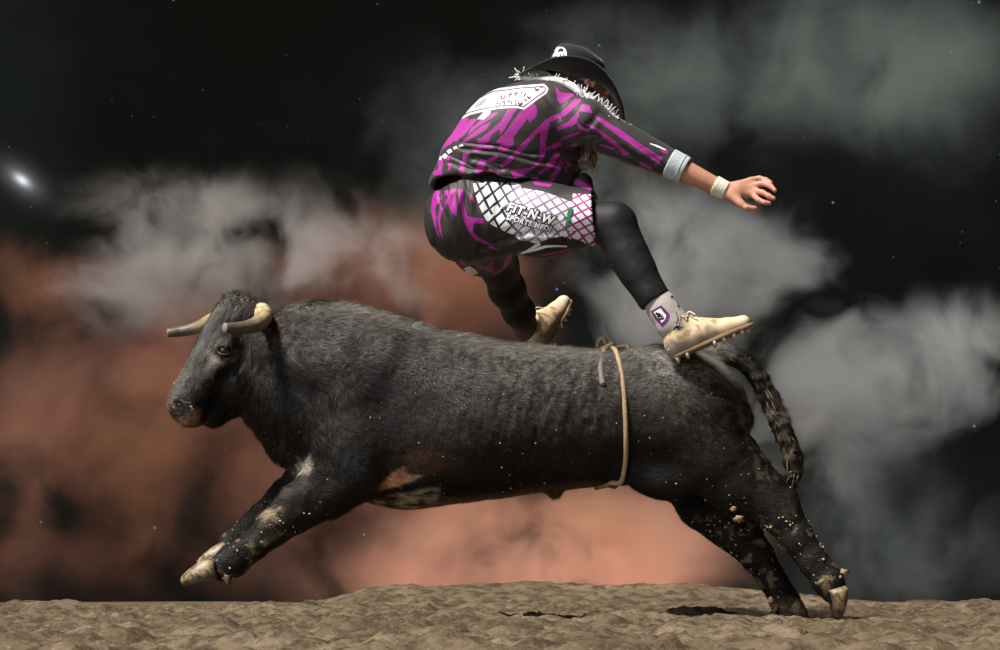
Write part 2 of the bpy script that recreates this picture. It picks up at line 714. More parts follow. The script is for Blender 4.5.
def dirt_mat():
    m, t, b = new_mat('arena_dirt')
    co = t.objco()
    n1 = t.noise(co, 1.4, 6, 0.6)
    n2 = t.noise(co, 14, 6, 0.65)
    n3 = t.noise(co, 70, 4, 0.6)
    c = t.mix(t.smooth(n1, 0.35, 0.68), (0.112, 0.083, 0.052), (0.190, 0.146, 0.095))
    c2 = t.mix(t.smooth(n2, 0.36, 0.62), (0.056, 0.040, 0.025), c)
    c3 = t.mix(t.math('MULTIPLY', t.smooth(n3, 0.55, 0.75), 0.5), c2, (0.28, 0.215, 0.15))
    t.l.new(c3, b.inputs['Base Color'])
    b.inputs['Roughness'].default_value = 0.95
    b.inputs['Specular IOR Level'].default_value = 0.1
    h = t.math('ADD', n2, t.math('MULTIPLY', n3, 0.4))
    bp = t.node('ShaderNodeBump', inp={'Strength': 0.7, 'Distance': 0.02, 'Height': h})
    t.l.new(bp.outputs[0], b.inputs['Normal'])
    return m


M_COAT = coat_mat()
M_DIRT = dirt_mat()


# ------------------------------------------------------------------ the ground
def ground():
    def axis(a, b, fine_a, fine_b, step):
        mid = np.arange(fine_a, fine_b + 1e-6, step)
        lo = fine_a - np.cumsum(step * 1.35 ** np.arange(1, 40))
        hi = fine_b + np.cumsum(step * 1.35 ** np.arange(1, 40))
        return np.concatenate([lo[lo > a][::-1], mid, hi[hi < b]])
    xs = axis(-40, 40, -2.9, 2.9, 0.018)
    ys = np.concatenate([np.arange(-12, -4.6, 0.4), np.arange(-4.6, 4.9, 0.02), np.arange(4.9, 8, 0.2), np.arange(8, 60, 3.0)])
    X, Y = np.meshgrid(xs, ys, indexing='ij')
    p = np.stack([X.ravel(), Y.ravel(), np.zeros(X.size)], 1)
    z = 0.034 * fbm(p * 1.1, 3, 5) + 0.030 * fbm(p * 5.0, 3, 9) + 0.022 * fbm(p * 17, 3, 21) + 0.010 * vnoise(p * 42, 3)
    lump = np.maximum(0, vnoise(p * 9.0, 71) - 0.25)
    z += 0.034 * lump
    # the spoil ridge along the far edge
    rx = np.array([0, 25, 65, 105, 150, 200, 250, 300, 340, 370, 420, 470, 520, 560, 620, 680, 720, 760, 800, 850, 900, 940, 980, 1000])
    ry = np.array([604, 603, 599, 606, 607, 604, 603, 604, 598, 588, 586, 585, 582, 583, 585, 584, 587, 590, 594, 600, 603, 602, 600, 602])
    xw = (rx - 500) * (CAMD + 4) / (CAMD * PXM)
    zw = CAMZ + (HOR - ry) * (CAMD + 4) / (CAMD * PXM)
    ridge = np.interp(p[:, 0], xw, zw) + 0.022 * fbm(p * 6, 3, 33)
    m = np.exp(-((p[:, 1] - 4.0) / 0.42) ** 2)
    z = z * (1 - m) + ridge * m + 0.014 * m * fbm(p * 20, 3, 41)
    drop = sstep(p[:, 1], 4.2, 6.0)
    z = z - drop * 0.45
    # the hind hoof digs in
    h = P(799, 622, 0.14)
    r2 = (p[:, 0] - h[0]) ** 2 + ((p[:, 1] - h[1])) ** 2
    z = z * (1 - np.exp(-r2 / 0.10)) + 0.012 * np.exp(-r2 / 0.03) + 0.006 * np.exp(-r2 / 0.03) * fbm(p * 25, 2, 8)
    p[:, 2] = z
    nx, ny = X.shape
    i = np.arange(nx * ny).reshape(nx, ny)
    q = np.stack([i[:-1, :-1].ravel(), i[1:, :-1].ravel(), i[1:, 1:].ravel(), i[:-1, 1:].ravel()], 1)
    o = obj('ground', mesh_from('ground', p, q), M_DIRT)
    tag(o, 'loose brown arena dirt with a low ridge along its far edge', 'ground', kind='structure')
    return o


ground_o = ground()


# ------------------------------------------------------------------ smoke banks
def smoke(name, label, blobs, col, dens, scale=1.0, lo=0.42, hi=0.72, h=0.16, seed=0.0, aniso=0.0, edge=0.9, col2=None):
    """blobs: (px, py, depth, rx_px, ry_px, ry_m, weight). The mesh is the bank's hull, the density billows inside it."""
    B = []
    for px, py, y, rx, ry, rd, w in blobs:
        s = (CAMD + y) / (CAMD * PXM)
        B.append((P(px, py, y), (rx * s, rd, ry * s), w))
    lo3 = np.min([c - np.array(r) * 1.05 for c, r, w in B], 0)
    hi3 = np.max([c + np.array(r) * 1.05 for c, r, w in B], 0)
    f = Field(lo3 - 0.3, hi3 + 0.3, h)
    for c, r, w in B:
        f.ell(c, r, k=0.25)
    v, q = f.nets(1)
    me = mesh_from(name, v, q)
    m = bpy.data.materials.new(name)
    m.use_nodes = True
    t = NT(m.node_tree)
    t.n.clear()
    out = t.node('ShaderNodeOutputMaterial')
    co = t.objco()
    warp = t.node('ShaderNodeVectorMath', operation='MULTIPLY_ADD')
    wn = t.noise(co, 0.9 * scale, 2, 0.5, color=True)
    t.l.new(wn, warp.inputs[0])
    warp.inputs[1].default_value = (0.9, 0.9, 0.9)
    t.l.new(co, warp.inputs[2])
    off = t.vmath('ADD', warp.outputs[0], (seed * 7.1, seed * 3.3, seed * 5.7))
    n = t.noise(off, 1.15 * scale, 7, 0.62)
    total = None
    for c, r, w in B:
        dv = t.vmath('DIVIDE', t.vmath('SUBTRACT', co, tuple(c)), tuple(r))
        fall = t.smooth(t.vmath('LENGTH', dv), edge, 0.12, 0.0, w)
        total = fall if total is None else t.math('ADD', total, fall)
    # billow: noise threshold sinks where the bank is thick
    thr = t.math('SUBTRACT', n, t.math('MULTIPLY', t.math('SUBTRACT', 1.0, t.math('MINIMUM', total, 1.0)), 0.16))
    bil = t.smooth(thr, lo, hi)
    d = t.math('MULTIPLY', t.math('MULTIPLY', bil, total), dens)
    sc = t.node('ShaderNodeVolumeScatter')
    ab = t.node('ShaderNodeVolumeAbsorption')
    if col2 is not None:
        n2 = t.noise(off, 0.7 * scale, 3, 0.5)
        cc = t.mix(t.smooth(n2, 0.38, 0.62), col, col2)
        t.l.new(cc, sc.inputs['Color'])
        t.l.new(cc, ab.inputs['Color'])
    else:
        sc.inputs['Color'].default_value = tuple(col) + (1,)
        ab.inputs['Color'].default_value = tuple(col) + (1,)
    sc.inputs['Anisotropy'].default_value = aniso
    t.l.new(d, sc.inputs['Density'])
    t.l.new(d, ab.inputs['Density'])
    both = t.node('ShaderNodeAddShader')
    t.l.new(sc.outputs[0], both.inputs[0])
    t.l.new(ab.outputs[0], both.inputs[1])
    t.l.new(both.outputs[0], out.inputs['Volume'])
    o = obj(name, me, m)
    tag(o, label, 'smoke', 'smoke banks behind the bull', 'stuff')
    return o


# an unseen warm area light, added behind the ridge to brighten the low smoke
wl = bpy.data.lights.new('smoke_fill_light', 'AREA')
wl.shape = 'RECTANGLE'
wl.size = 2.8
wl.size_y = 0.6
wl.energy = 46
wl.color = (1.0, 0.72, 0.60)
wlo = bpy.data.objects.new('smoke_fill_light', wl)
wlo.location = (0.2, 5.6, -0.14)
wlo.rotation_euler = Vector((0.0, -0.85, -0.5)).to_track_quat('Z', 'Y').to_euler()
COL.objects.link(wlo)

smoke('rust_smoke', 'rust orange smoke bank billowing behind the bull from its head to its flank', [
    (70, 430, 7.7, 230, 125, 0.8, 1.2), (200, 350, 7.7, 290, 140, 0.8, 1.0), (40, 275, 7.7, 170, 80, 0.7, 0.6),
    (320, 480, 7.7, 290, 160, 0.8, 1.1), (430, 290, 7.7, 220, 130, 0.8, 1.0), (110, 550, 7.7, 300, 100, 0.7, 0.4)],
    (0.84, 0.36, 0.21), 2.3, 1.15, 0.32, 0.62, seed=1.0, col2=(0.54, 0.25, 0.18))
smoke('salmon_smoke', 'bright salmon smoke cloud rising behind the dirt under the belly', [
    (470, 570, 6.25, 290, 125, 0.5, 0.8), (630, 555, 6.25, 190, 115, 0.5, 1.2), (520, 500, 6.25, 240, 85, 0.45, 0.5)],
    (0.96, 0.54, 0.41), 2.4, 1.3, 0.26, 0.60, seed=6.0, col2=(0.88, 0.46, 0.30))
smoke('pale_smoke', 'pale lilac grey smoke cloud drifting above the horned head', [
    (165, 225, 6.2, 170, 90, 0.45, 1.0), (270, 235, 6.2, 180, 95, 0.45, 1.0), (120, 290, 6.2, 170, 75, 0.45, 0.8),
    (380, 260, 6.2, 150, 90, 0.45, 0.7), (240, 290, 6.2, 190, 70, 0.4, 0.5)],
    (0.92, 0.87, 0.85), 2.1, 1.7, 0.37, 0.60, seed=8.0)
smoke('grey_smoke', 'broad grey smoke cloud billowing behind the raised tail', [
    (735, 285, 5.2, 200, 150, 0.45, 1.0), (870, 385, 5.2, 210, 120, 0.45, 1.6), (650, 240, 5.2, 150, 140, 0.45, 0.8),
    (970, 360, 5.2, 140, 110, 0.45, 1.2), (800, 450, 5.2, 170, 150, 0.45, 0.9), (630, 340, 5.2, 110, 90, 0.4, 0.7),
    (930, 560, 5.2, 190, 110, 0.4, 0.3)],
    (0.88, 0.90, 0.93), 2.2, 1.7, 0.36, 0.60, seed=3.0)
smoke('thin_smoke', 'thin green grey smoke veil hanging above the outstretched hand', [
    (760, 60, 9.4, 330, 150, 0.6, 1.0), (930, 80, 9.4, 200, 150, 0.6, 1.0), (530, 170, 9.4, 290, 210, 0.6, 0.9),
    (900, 540, 9.4, 260, 150, 0.6, 0.6)],
    (0.60, 0.70, 0.68), 0.75, 1.3, 0.30, 0.66, seed=4.0)


# ------------------------------------------------------------------ the bull
M_HORN = crusted_mat('horn', 0.45, 0.4, (0.12, 0.085, 0.05), 42, 0.4)
M_HOOF = crusted_mat('hoof', 0.45, 0.45, (0.055, 0.038, 0.022), 38, 0.9)
M_EYE = simple_mat('bull_eye', (0.018, 0.010, 0.008), 0.08, 0.8, 0.1)
M_HAIR_DARK = tint_mat('bull_hair', 0.5, 0.22, 0.0)
M_MUD = simple_mat('dried_mud', (0.42, 0.32, 0.20), 0.85, 0.2, 0.35, 60)

YAW = math.radians(21)
HPX, HPY = 250.0, 345.0


def H(px, py, yl=0.0):
    """head-frame point that shows at (px, py); yl is the sideways offset across the head (negative: its left side)"""
    p0 = P(HPX, HPY, -0.02)
    y = -0.02 + yl
    for _ in range(3):
        w = P(px, py, y)
        dx = (w[0] - p0[0] + yl * math.sin(YAW)) / math.cos(YAW)
        y = p0[1] + dx * math.sin(YAW) + yl * math.cos(YAW)
    return P(px, py, y)


def HD(dx, dyl, dz):
    """direction in the head frame (dx backwards) -> world"""
    c, s = math.cos(YAW), math.sin(YAW)
    return np.array((dx * c - dyl * s, dx * s + dyl * c, dz))


def head_rot(deg):
    """ellipsoid axes: first along the head profile at an image angle, second across the head"""
    a = math.radians(deg)
    return [HD(math.cos(a), 0, math.sin(a)), HD(0, 1, 0), HD(-math.sin(a), 0, math.cos(a))]


def build_bull():
    root = empty('bull', tuple(P(500, 621, 0)))
    tag(root, 'black horned bull leaping over the dirt with forelegs stretched out', 'bull')
    f = Field((-1.32, -0.42, -0.08), (1.36, 0.42, 1.22), 0.0065)
    # trunk and neck, traced as top line, under line and width
    px = np.array([252, 275, 300, 335, 370, 400, 450, 500, 550, 600, 640, 670, 700, 724, 741, 749], float)
    top = np.array([330, 312, 305, 304, 309, 318, 332, 341, 347, 350, 349, 349, 354, 368, 392, 412], float)
    bot = np.array([418, 446, 468, 488, 503, 509, 504, 498, 491, 486, 485, 484, 478, 466, 446, 428], float)
    wid = np.array([.12, .15, .185, .225, .25, .275, .305, .315, .31, .285, .265, .262, .245, .20, .13, .06])
    x = (px - 500) / PXM
    f.loft(0, x, CAMZ + (HOR - bot) / PXM, CAMZ + (HOR - top) / PXM, np.zeros(len(x)), wid, 0.03, 2.25)
    # hump, withers, shoulder blades, haunches
    f.ell(P(337, 352), (0.24, 0.13, 0.13), rotxz(-6), 0.05)
    f.cone(P(262, 365, -0.015), P(325, 385), 0.155, 0.235, 0.06, 0.72)
    f.cone(P(250, 375, -0.02), P(300, 432), 0.10, 0.14, 0.05, 0.75)
    for s in (-1, 1):
        f.ell(P(365, 385, s * 0.16), (0.22, 0.115, 0.12), rotxz(62), 0.05)
        f.ell(P(352, 445, s * 0.17), (0.17, 0.10, 0.125), rotxz(40), 0.05)
        f.ell(P(682, 405, s * 0.145), (0.20, 0.115, 0.16), rotxz(-62), 0.05)
        f.ell(P(655, 362, s * 0.14), (0.10, 0.07, 0.05), rotxz(-4), 0.05)
        f.ell(P(722, 410, s * 0.09), (0.13, 0.10, 0.09), rotxz(-70), 0.05)
        f.ell(P(708, 455, s * 0.15), (0.15, 0.095, 0.13), rotxz(-40), 0.05)
        f.ell(P(480, 430, s * 0.16), (0.28, 0.15, 0.17), rotxz(4), 0.05)
    f.ell(P(322, 470), (0.10, 0.12, 0.09), rotxz(-40), 0.05)
    for s in (-1, 1):
        f.cone(H(258, 345, s * 0.05), P(318, 372, s * 0.11), 0.085, 0.11, 0.06)
        f.cone(H(256, 378, s * 0.04), P(315, 415, s * 0.10), 0.075, 0.10, 0.06)
    # sheath and belly fold
    f.cone(P(549, 482), P(554, 492), 0.034, 0.027, 0.025)
    # flank fold in front of the stifle
    for s in (-1, 1):
        f.ell(P(655, 478, s * 0.17), (0.13, 0.05, 0.07), rotxz(-20), 0.05)
    # forelegs: near (its left) and far
    near = [P(352, 470, -0.165), P(325, 490, -0.165), P(300, 507, -0.16), P(273, 529, -0.16), P(252, 546, -0.16), P(233, 561, -0.16), P(222, 568, -0.16)]
    f.chain(near, [.125, .098, .080, .058, .047, .054, .046], 0.03, 0.80)
    f.ell(P(276, 524, -0.165), (0.055, 0.05, 0.048), rotxz(38), 0.025)
    far = [P(345, 455, 0.14), P(312, 478, 0.15), P(286, 500, 0.15), P(262, 520, 0.15), P(247, 533, 0.15), P(235, 545, 0.15), P(228, 551, 0.15)]
    f.chain(far, [.12, .085, .066, .054, .046, .052, .044], 0.03, 0.80)
    # hind legs: near (stretched back, off the ground) and far (hoof in the dirt)
    nh = [P(708, 455, -0.14), P(735, 482, -0.145), P(762, 498, -0.145), P(780, 513, -0.145), P(795, 535, -0.145), P(812, 560, -0.145), P(827, 580, -0.145), P(834, 592, -0.145)]
    f.chain(nh, [.125, .105, .080, .070, .058, .049, .052, .045], 0.03, 0.72)
    f.cone(P(752, 470, -0.145), P(787, 497, -0.145), 0.035, 0.034, 0.035, 0.8)      # tendon to the point of hock
    f.cone(P(745, 452, -0.12), P(765, 482, -0.14), 0.05, 0.03, 0.05)
    fh = [P(690, 470, 0.14), P(706, 500, 0.145), P(726, 522, 0.145), P(742, 537, 0.145), P(757, 556, 0.145), P(772, 579, 0.145), P(785, 601, 0.145), P(791, 610, 0.145)]
    f.chain(fh, [.125, .108, .085, .070, .058, .048, .050, .045], 0.03, 0.72)
    f.cone(P(715, 490, 0.145), P(748, 524, 0.145), 0.035, 0.036, 0.035, 0.8)
    # tail
    tl = curve_pts([P(700, 362), P(716, 353, 0.0), P(736, 357, 0.0), P(756, 375, 0.0), P(771, 402, 0.0), P(782, 430, 0.0), P(791, 455, 0.0), P(795, 470, 0.0)], 16)
    f.chain(list(tl), list(np.interp(np.arange(16), [0, 4, 15], [0.040, 0.029, 0.029])), 0.022)
    # head
    f.cone(H(238, 333), H(196, 392), 0.116, 0.080, 0.03, 0.90)
    f.ell(H(240, 318), (0.075, 0.115, 0.085), head_rot(20), 0.03)
    f.ell(H(238, 305), (0.045, 0.075, 0.04), head_rot(10), 0.03)
    f.cone(H(252, 372), H(216, 410), 0.105, 0.052, 0.035, 0.8)                       # jaw
    f.cone(H(228, 404), H(213, 417), 0.046, 0.034, 0.03, 1.1)                        # chin
    f.ell(H(189, 405), (0.072, 0.068, 0.060), head_rot(-52), 0.03)                   # muzzle
    f.ell(H(179, 404), (0.040, 0.064, 0.044), head_rot(-35), 0.02)
    f.ell(H(188, 417), (0.055, 0.058, 0.034), head_rot(-10), 0.02)                   # upper lip
    for s in (-1, 1):
        f.ell(H(226, 342, s * 0.098), (0.050, 0.030, 0.030), head_rot(45), 0.02)     # brow
        f.ell(H(219, 366, s * 0.088), (0.060, 0.022, 0.022), head_rot(55), 0.03)     # cheek bone
        f.ell(H(243, 378, s * 0.075), (0.075, 0.045, 0.060), head_rot(60), 0.03)     # cheek muscle
        f.ell(H(224, 350, s * 0.130), (0.028, 0.026, 0.021), head_rot(-15), 0.012, 'sub')
        f.ell(H(174, 405, s * 0.058), (0.020, 0.026, 0.011), head_rot(-50), 0.008, 'sub')
        f.ell(H(177, 400, s * 0.058), (0.022, 0.014, 0.006), head_rot(-30), 0.010)
        f.cone(H(203, 427, s * 0.045), H(212, 408, s * 0.066), 0.006, 0.006, 0.010, 1.0, 'sub')  # mouth line
        f.cone(H(256, 317, s * 0.09), H(258, 314, s * 0.125), 0.042, 0.034, 0.03)    # horn boss
    # ears, hanging back behind the horns
    for s in (-1, 1):
        f.cone(H(266, 324, s * 0.11), H(276, 342, s * 0.16), 0.024, 0.026, 0.02, 0.7)
        f.cone(H(276, 342, s * 0.16), H(283, 362, s * 0.185), 0.026, 0.009, 0.02, 0.6)
    # short folds on the neck and flank
    v, q = f.nets(2)
    n = normals(v, q)
    u, w = topx(v)
    # skin folds and curls
    neckm = np.exp(-((u - 300) / 55) ** 2) * sstep(w, 300, 330)
    flank = np.exp(-((u - 520) / 85) ** 2) * sstep(w, 345, 370) * (1 - sstep(w, 450, 495))
    pf = np.stack([u * 0.16 + 0.04 * w, v[:, 1] * 4, w * 0.035], 1)
    disp = 0.0045 * flank * fbm(pf, 2, 3)
    pn = np.stack([(u * 0.8 + w * 0.35) * 0.11, v[:, 1] * 5, (w - u * 0.5) * 0.035], 1)
    disp += 0.0055 * neckm * fbm(pn, 3, 13)
    disp += 0.0022 * fbm(v * 26, 3, 29) + 0.0012 * fbm(v * 90, 2, 31)
    curl = np.exp(-(((u - 240) / 20) ** 2 + ((w - 300) / 12) ** 2)) + 0.8 * np.exp(-((w - np.interp(u, px, top)) / 9) ** 2) * (u > 270) * (u < 470)
    disp += 0.0085 * curl * fbm(v * 44, 2, 57)
    # wavy ridges of coat over face, neck, shoulder and upper flank
    rp = np.stack([u * 0.20 + w * 0.07, v[:, 1] * 16, w * 0.055 - u * 0.03], 1)
    rp = rp + 0.8 * np.stack([vnoise(v * 16, 401), vnoise(v * 16, 402), vnoise(v * 16, 403)], 1)
    ridges = np.abs(vnoise(rp, 405)) + 0.5 * np.abs(vnoise(rp * 2.1, 406))
    ridgem = np.exp(-((u - 290) / 75) ** 2) * (w < 470) + 0.7 * np.exp(-(((u - 545) / 95) ** 2 + ((w - 385) / 55) ** 2)) + 0.6 * np.exp(-(((u - 205) / 30) ** 2 + ((w - 370) / 45) ** 2))
    disp += 0.0062 * np.clip(ridgem, 0, 1) * (0.45 - ridges)
    tailm = sstep(u, 745, 765) * (1 - sstep(w, 480, 492)) * (v[:, 0] > P(748, 0)[0]) * (w < 480)
    disp += 0.008 * tailm * vnoise(np.stack([u * 0.22, v[:, 1] * 60, w * 0.13], 1), 91)
    muz = np.exp(-(((u - 185) / 22) ** 2 + ((w - 412) / 16) ** 2))
    disp += 0.002 * muz * fbm(v * 70, 2, 5)
    v = v + n * disp[:, None]
    n = normals(v, q)
    # coat colours: black-brown, dust and painted highlights along the back, tan and white markings
    base = np.tile(np.array((0.011, 0.0092, 0.0085)), (len(v), 1))
    big = fbm(v * 7, 4, 77)

    def lay(col, m):
        nonlocal base
        m = np.clip(m, 0, 1)[:, None]
        base = base * (1 - m) + np.array(col) * m

    def blob(cx, cy, rx, ry, ang=0, soft=0.5, nz=0.35, freq=22, seed=0):
        a = math.radians(ang)
        dx, dy = u - cx, -(w - cy)
        e = np.hypot((dx * math.cos(a) + dy * math.sin(a)) / rx, (-dx * math.sin(a) + dy * math.cos(a)) / ry)
        e = e + nz * fbm(v * freq, 3, 100 + seed)
        return 1 - sstep(e, 1 - soft, 1 + soft * 0.4)
    ms0 = (v[:, 1] < 0) * 1.0
    lay((0.034, 0.025, 0.018), 0.5 * sstep(big, -0.1, 0.5))
    grain = fbm(np.stack([u * 0.42 + w * 0.12, v[:, 1] * 40, w * 0.16 - u * 0.06], 1), 4, 7, 0.7)
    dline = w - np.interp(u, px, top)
    dust_litm = (1 - sstep(dline, 2, 55 + 25 * big)) * sstep(u, 268, 300) * (1 - sstep(u, 730, 745)) * sstep(grain, -0.35, 0.35)
    lay((0.20, 0.185, 0.165), 0.50 * dust_litm)  # dust grey that also paints the lit upper back
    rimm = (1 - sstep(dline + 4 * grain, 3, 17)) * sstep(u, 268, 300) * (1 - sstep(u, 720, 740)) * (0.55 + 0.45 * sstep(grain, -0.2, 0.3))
    lay((0.30, 0.285, 0.26), 0.6 * rimm)  # rim highlight painted along the grizzled top line
    lay((0.34, 0.32, 0.29), 0.75 * blob(685, 362, 55, 22, -8, 0.7, 0.6, 40, 3) * sstep(grain, -0.3, 0.2))  # grizzled, dusty rump with its highlight painted in
    lay((0.25, 0.235, 0.21), 0.55 * blob(540, 352, 70, 18, -6, 0.7, 0.6, 40, 4) * sstep(grain, -0.3, 0.3))  # painted highlight over the grizzled back
    lay((0.16, 0.145, 0.12), 0.45 * blob(555, 385, 95, 55, -10, 0.8, 0.6, 14, 5) * sstep(grain, -0.2, 0.4))
    lay((0.13, 0.11, 0.085), 0.55 * blob(700, 400, 55, 60, 0, 0.8, 0.7, 16, 6) * sstep(grain, -0.2, 0.4))
    lay((0.15, 0.14, 0.125), 0.42 * blob(310, 335, 55, 45, 0, 0.8, 0.6, 20, 7) * sstep(grain, -0.1, 0.4))
    lay((0.30, 0.27, 0.22), 0.8 * blob(745, 415, 7, 32, 4, 0.5, 0.6, 40, 8) * sstep(grain, -0.2, 0.3))
    # face
    lay((0.17, 0.165, 0.155), 0.25 * blob(203, 335, 10, 55, -28, 0.8, 0.5, 30, 9))  # lit grey of the forehead and nose bridge, painted in
    lay((0.24, 0.23, 0.21), 0.7 * blob(228, 303, 26, 10, 20, 0.8, 0.6, 50, 10) * sstep(grain, -0.3, 0.3))
    lay((0.13, 0.12, 0.10), 0.5 * blob(217, 350, 20, 18, 0, 0.9, 0.5, 30, 11))
    lay((0.08, 0.07, 0.06), 0.4 * blob(200, 372, 20, 18, 0, 0.9, 0.5, 30, 12))
    lay((0.010, 0.009, 0.009), 0.9 * blob(224, 351, 9, 7, 0, 0.4, 0.2, 30, 13))
    lay((0.012, 0.009, 0.008), 0.9 * blob(182, 410, 18, 14, 30, 0.5, 0.3, 40, 14))
    lay((0.30, 0.19, 0.09), 0.75 * blob(190, 421, 15, 6, 6, 0.5, 0.7, 60, 15))
    lay((0.26, 0.17, 0.09), 0.75 * blob(195, 414, 9, 5, 30, 0.5, 0.8, 60, 16))
    lay((0.30, 0.22, 0.13), 0.6 * blob(166, 406, 4, 8, 0, 0.5, 0.5, 60, 17))
    lay((0.15, 0.13, 0.10), 0.65 * blob(216, 360, 12, 9, 20, 0.8, 0.5, 40, 61))
    lay((0.12, 0.11, 0.09), 0.6 * blob(222, 340, 13, 5, 10, 0.8, 0.5, 40, 62))
    lay((0.13, 0.075, 0.042), 0.8 * blob(273, 328, 8, 17, 10, 0.6, 0.5, 40, 60) * ms0)
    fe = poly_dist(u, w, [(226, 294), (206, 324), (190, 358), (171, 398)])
    lay((0.26, 0.25, 0.235), 0.4 * (1 - sstep(fe + 4 * fbm(v * 40, 2, 63), 2, 9)))  # dusty forehead edge, its lit rim painted as a pale strip
    er = np.hypot((u - 224) / 1.25, w - 351.5)
    lay((0.30, 0.28, 0.24), 0.65 * np.exp(-((er - 9.5) / 2.6) ** 2) * (0.6 + 0.4 * np.sign(w - 350)) * ms0)
    # chest tuft, elbow patch, belly markings
    lay((0.50, 0.45, 0.37), 0.9 * blob(303, 466, 9, 11, -60, 0.5, 0.8, 60, 18) * (n[:, 0] < 0.4))
    ms = (v[:, 1] < 0) * 1.0
    d1 = poly_sdf(u, w, [(376, 488), (392, 473), (403, 468), (408, 474), (420, 476), (406, 483), (394, 486), (380, 490)])
    d1 = d1 + 3.0 * fbm(v * 55, 3, 19)
    lay((0.60, 0.31, 0.19), ms * (1 - sstep(d1, -1.2, 1.6)))
    lay((0.62, 0.55, 0.47), 0.9 * ms * (1 - sstep(d1, -1.2, 1.6)) * sstep(u + 4 * big, 401, 408))
    d2 = poly_sdf(u, w, [(370, 513), (374, 502), (390, 495), (420, 489), (438, 487), (436, 497), (452, 500), (500, 497), (500, 506), (440, 512), (400, 516)])
    fl2 = fbm(np.stack([u * 0.10, v[:, 1] * 30, w * 0.45], 1), 3, 23)
    lay((0.50, 0.42, 0.31), 0.95 * (1 - sstep(d2 + 3 * fbm(v * 40, 3, 25), -3, 3)) * sstep(fl2, -0.25, 0.15) * (1 - sstep(u + 12 * big, 415, 470) * 0.85))
    lay((0.12, 0.065, 0.035), 0.7 * blob(420, 462, 30, 16, 10, 0.8, 0.6, 20, 24) * ms)
    lay((0.17, 0.09, 0.045), 0.8 * (1 - sstep(np.interp(u, px, bot) - w, 0, 9)) * (u > 430) * (u < 600))
    # mud on the legs and tail
    legm = (w > 500) * ((u < 330) | (u > 690)) * 1.0
    mud = fbm(v * 38, 3, 41)
    lay((0.24, 0.18, 0.11), 0.75 * legm * sstep(mud, 0.20, 0.42) * sstep(w, 500, 545))
    lay((0.22, 0.165, 0.105), 0.75 * sstep(w + 5 * mud, 592, 612) * (u > 750) * (v[:, 1] > 0))
    lay((0.16, 0.12, 0.08), 0.55 * tailm * sstep(vnoise(np.stack([u * 0.25, v[:, 1] * 50, w * 0.16], 1), 44), -0.1, 0.4))
    lay((0.36, 0.27, 0.17), 0.7 * blob(270, 515, 12, 9, 40, 0.5, 0.9, 60, 45))
    base *= (1 + 0.35 * fbm(v * 60, 2, 48))[:, None]
    wetm = np.clip(1.3 * blob(181, 411, 17, 14, 20, 0.5, 0.3, 40, 70), 0, 1) * (u < 205)
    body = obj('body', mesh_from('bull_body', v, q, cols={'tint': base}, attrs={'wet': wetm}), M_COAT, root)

    # coat: short hairs lying along the body
    rng = np.random.default_rng(4)
    quad_c = v[q].mean(1)
    area = np.linalg.norm(np.cross(v[q[:, 2]] - v[q[:, 0]], v[q[:, 3]] - v[q[:, 1]]), axis=1)
    uq, wq = topx(quad_c)
    vis = (quad_c[:, 1] < 0.16)
    wgt = area * np.where(vis, 1.0, 0.25) * (1 - np.clip(wetm[q[:, 0]] * 1.5, 0, 1))
    N = 190000
    pick = rng.choice(len(q), N, p=wgt / wgt.sum())
    bary = rng.random((N, 2))
    qa = v[q[pick]]
    root_p = (qa[:, 0] * ((1 - bary[:, :1]) * (1 - bary[:, 1:])) + qa[:, 1] * (bary[:, :1] * (1 - bary[:, 1:])) +
              qa[:, 2] * (bary[:, :1] * bary[:, 1:]) + qa[:, 3] * ((1 - bary[:, :1]) * bary[:, 1:]))
    nn = n[q[pick]].mean(1)
    nn /= np.linalg.norm(nn, axis=1)[:, None]
    uu, ww = topx(root_p)
    # flow: backwards and down on the trunk, down the legs, towards the muzzle on the face
    flow = np.zeros((N, 3))
    flow[:, 0] = 0.8
    flow[:, 2] = -0.55
    face = sstep(-uu, -262, -240) * (ww < 440)
    flow = flow * (1 - face[:, None]) + np.array((-0.45, -0.1, -0.85)) * face[:, None]
    frontleg = ((uu < 330) & (ww > 470)) * 1.0
    flow = flow * (1 - frontleg[:, None]) + np.array((-0.8, 0, -0.55)) * frontleg[:, None]
    backleg = ((uu > 690) & (ww > 480)) * 1.0
    flow = flow * (1 - backleg[:, None]) + np.array((0.6, 0, -0.75)) * backleg[:, None]
    swirl = np.stack([fbm(root_p * 9, 2, 201), fbm(root_p * 9, 2, 202), fbm(root_p * 9, 2, 203)], 1)
    flow = flow + 0.9 * swirl + 0.25 * rng.normal(size=(N, 3))
    flow -= nn * (flow * nn).sum(1)[:, None]
    flow /= np.linalg.norm(flow, axis=1)[:, None] + 1e-9
    ln = 0.017 * (0.6 + 0.8 * rng.random(N)) * (1 + 0.8 * np.exp(-((uu - 290) / 60) ** 2) + 0.9 * np.exp(-((ww - np.interp(uu, px, top)) / 10) ** 2))
    ln *= 1 - 0.45 * np.maximum(frontleg, backleg)
    lift = 0.16 + 0.14 * rng.random(N)
    side = np.cross(flow, nn)
    hw = 0.0010
    a = root_p - side * hw - nn * 0.001
    b = root_p + side * hw - nn * 0.001
    c = root_p + flow * ln[:, None] + nn * (ln * lift)[:, None]
    hv = np.stack([a, b, c], 1).reshape(-1, 3)
    hf = np.arange(3 * N).reshape(-1, 3)
    vc = base[q[pick, 0]]
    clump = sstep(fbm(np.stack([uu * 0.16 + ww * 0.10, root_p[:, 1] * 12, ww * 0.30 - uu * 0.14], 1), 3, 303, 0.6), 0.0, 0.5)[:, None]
    up = 0.18 + 0.82 * sstep(nn[:, 2] + 0.25 * (uu < 470) + 0.25 * fbm(root_p * 6, 2, 311), -0.1, 0.75)
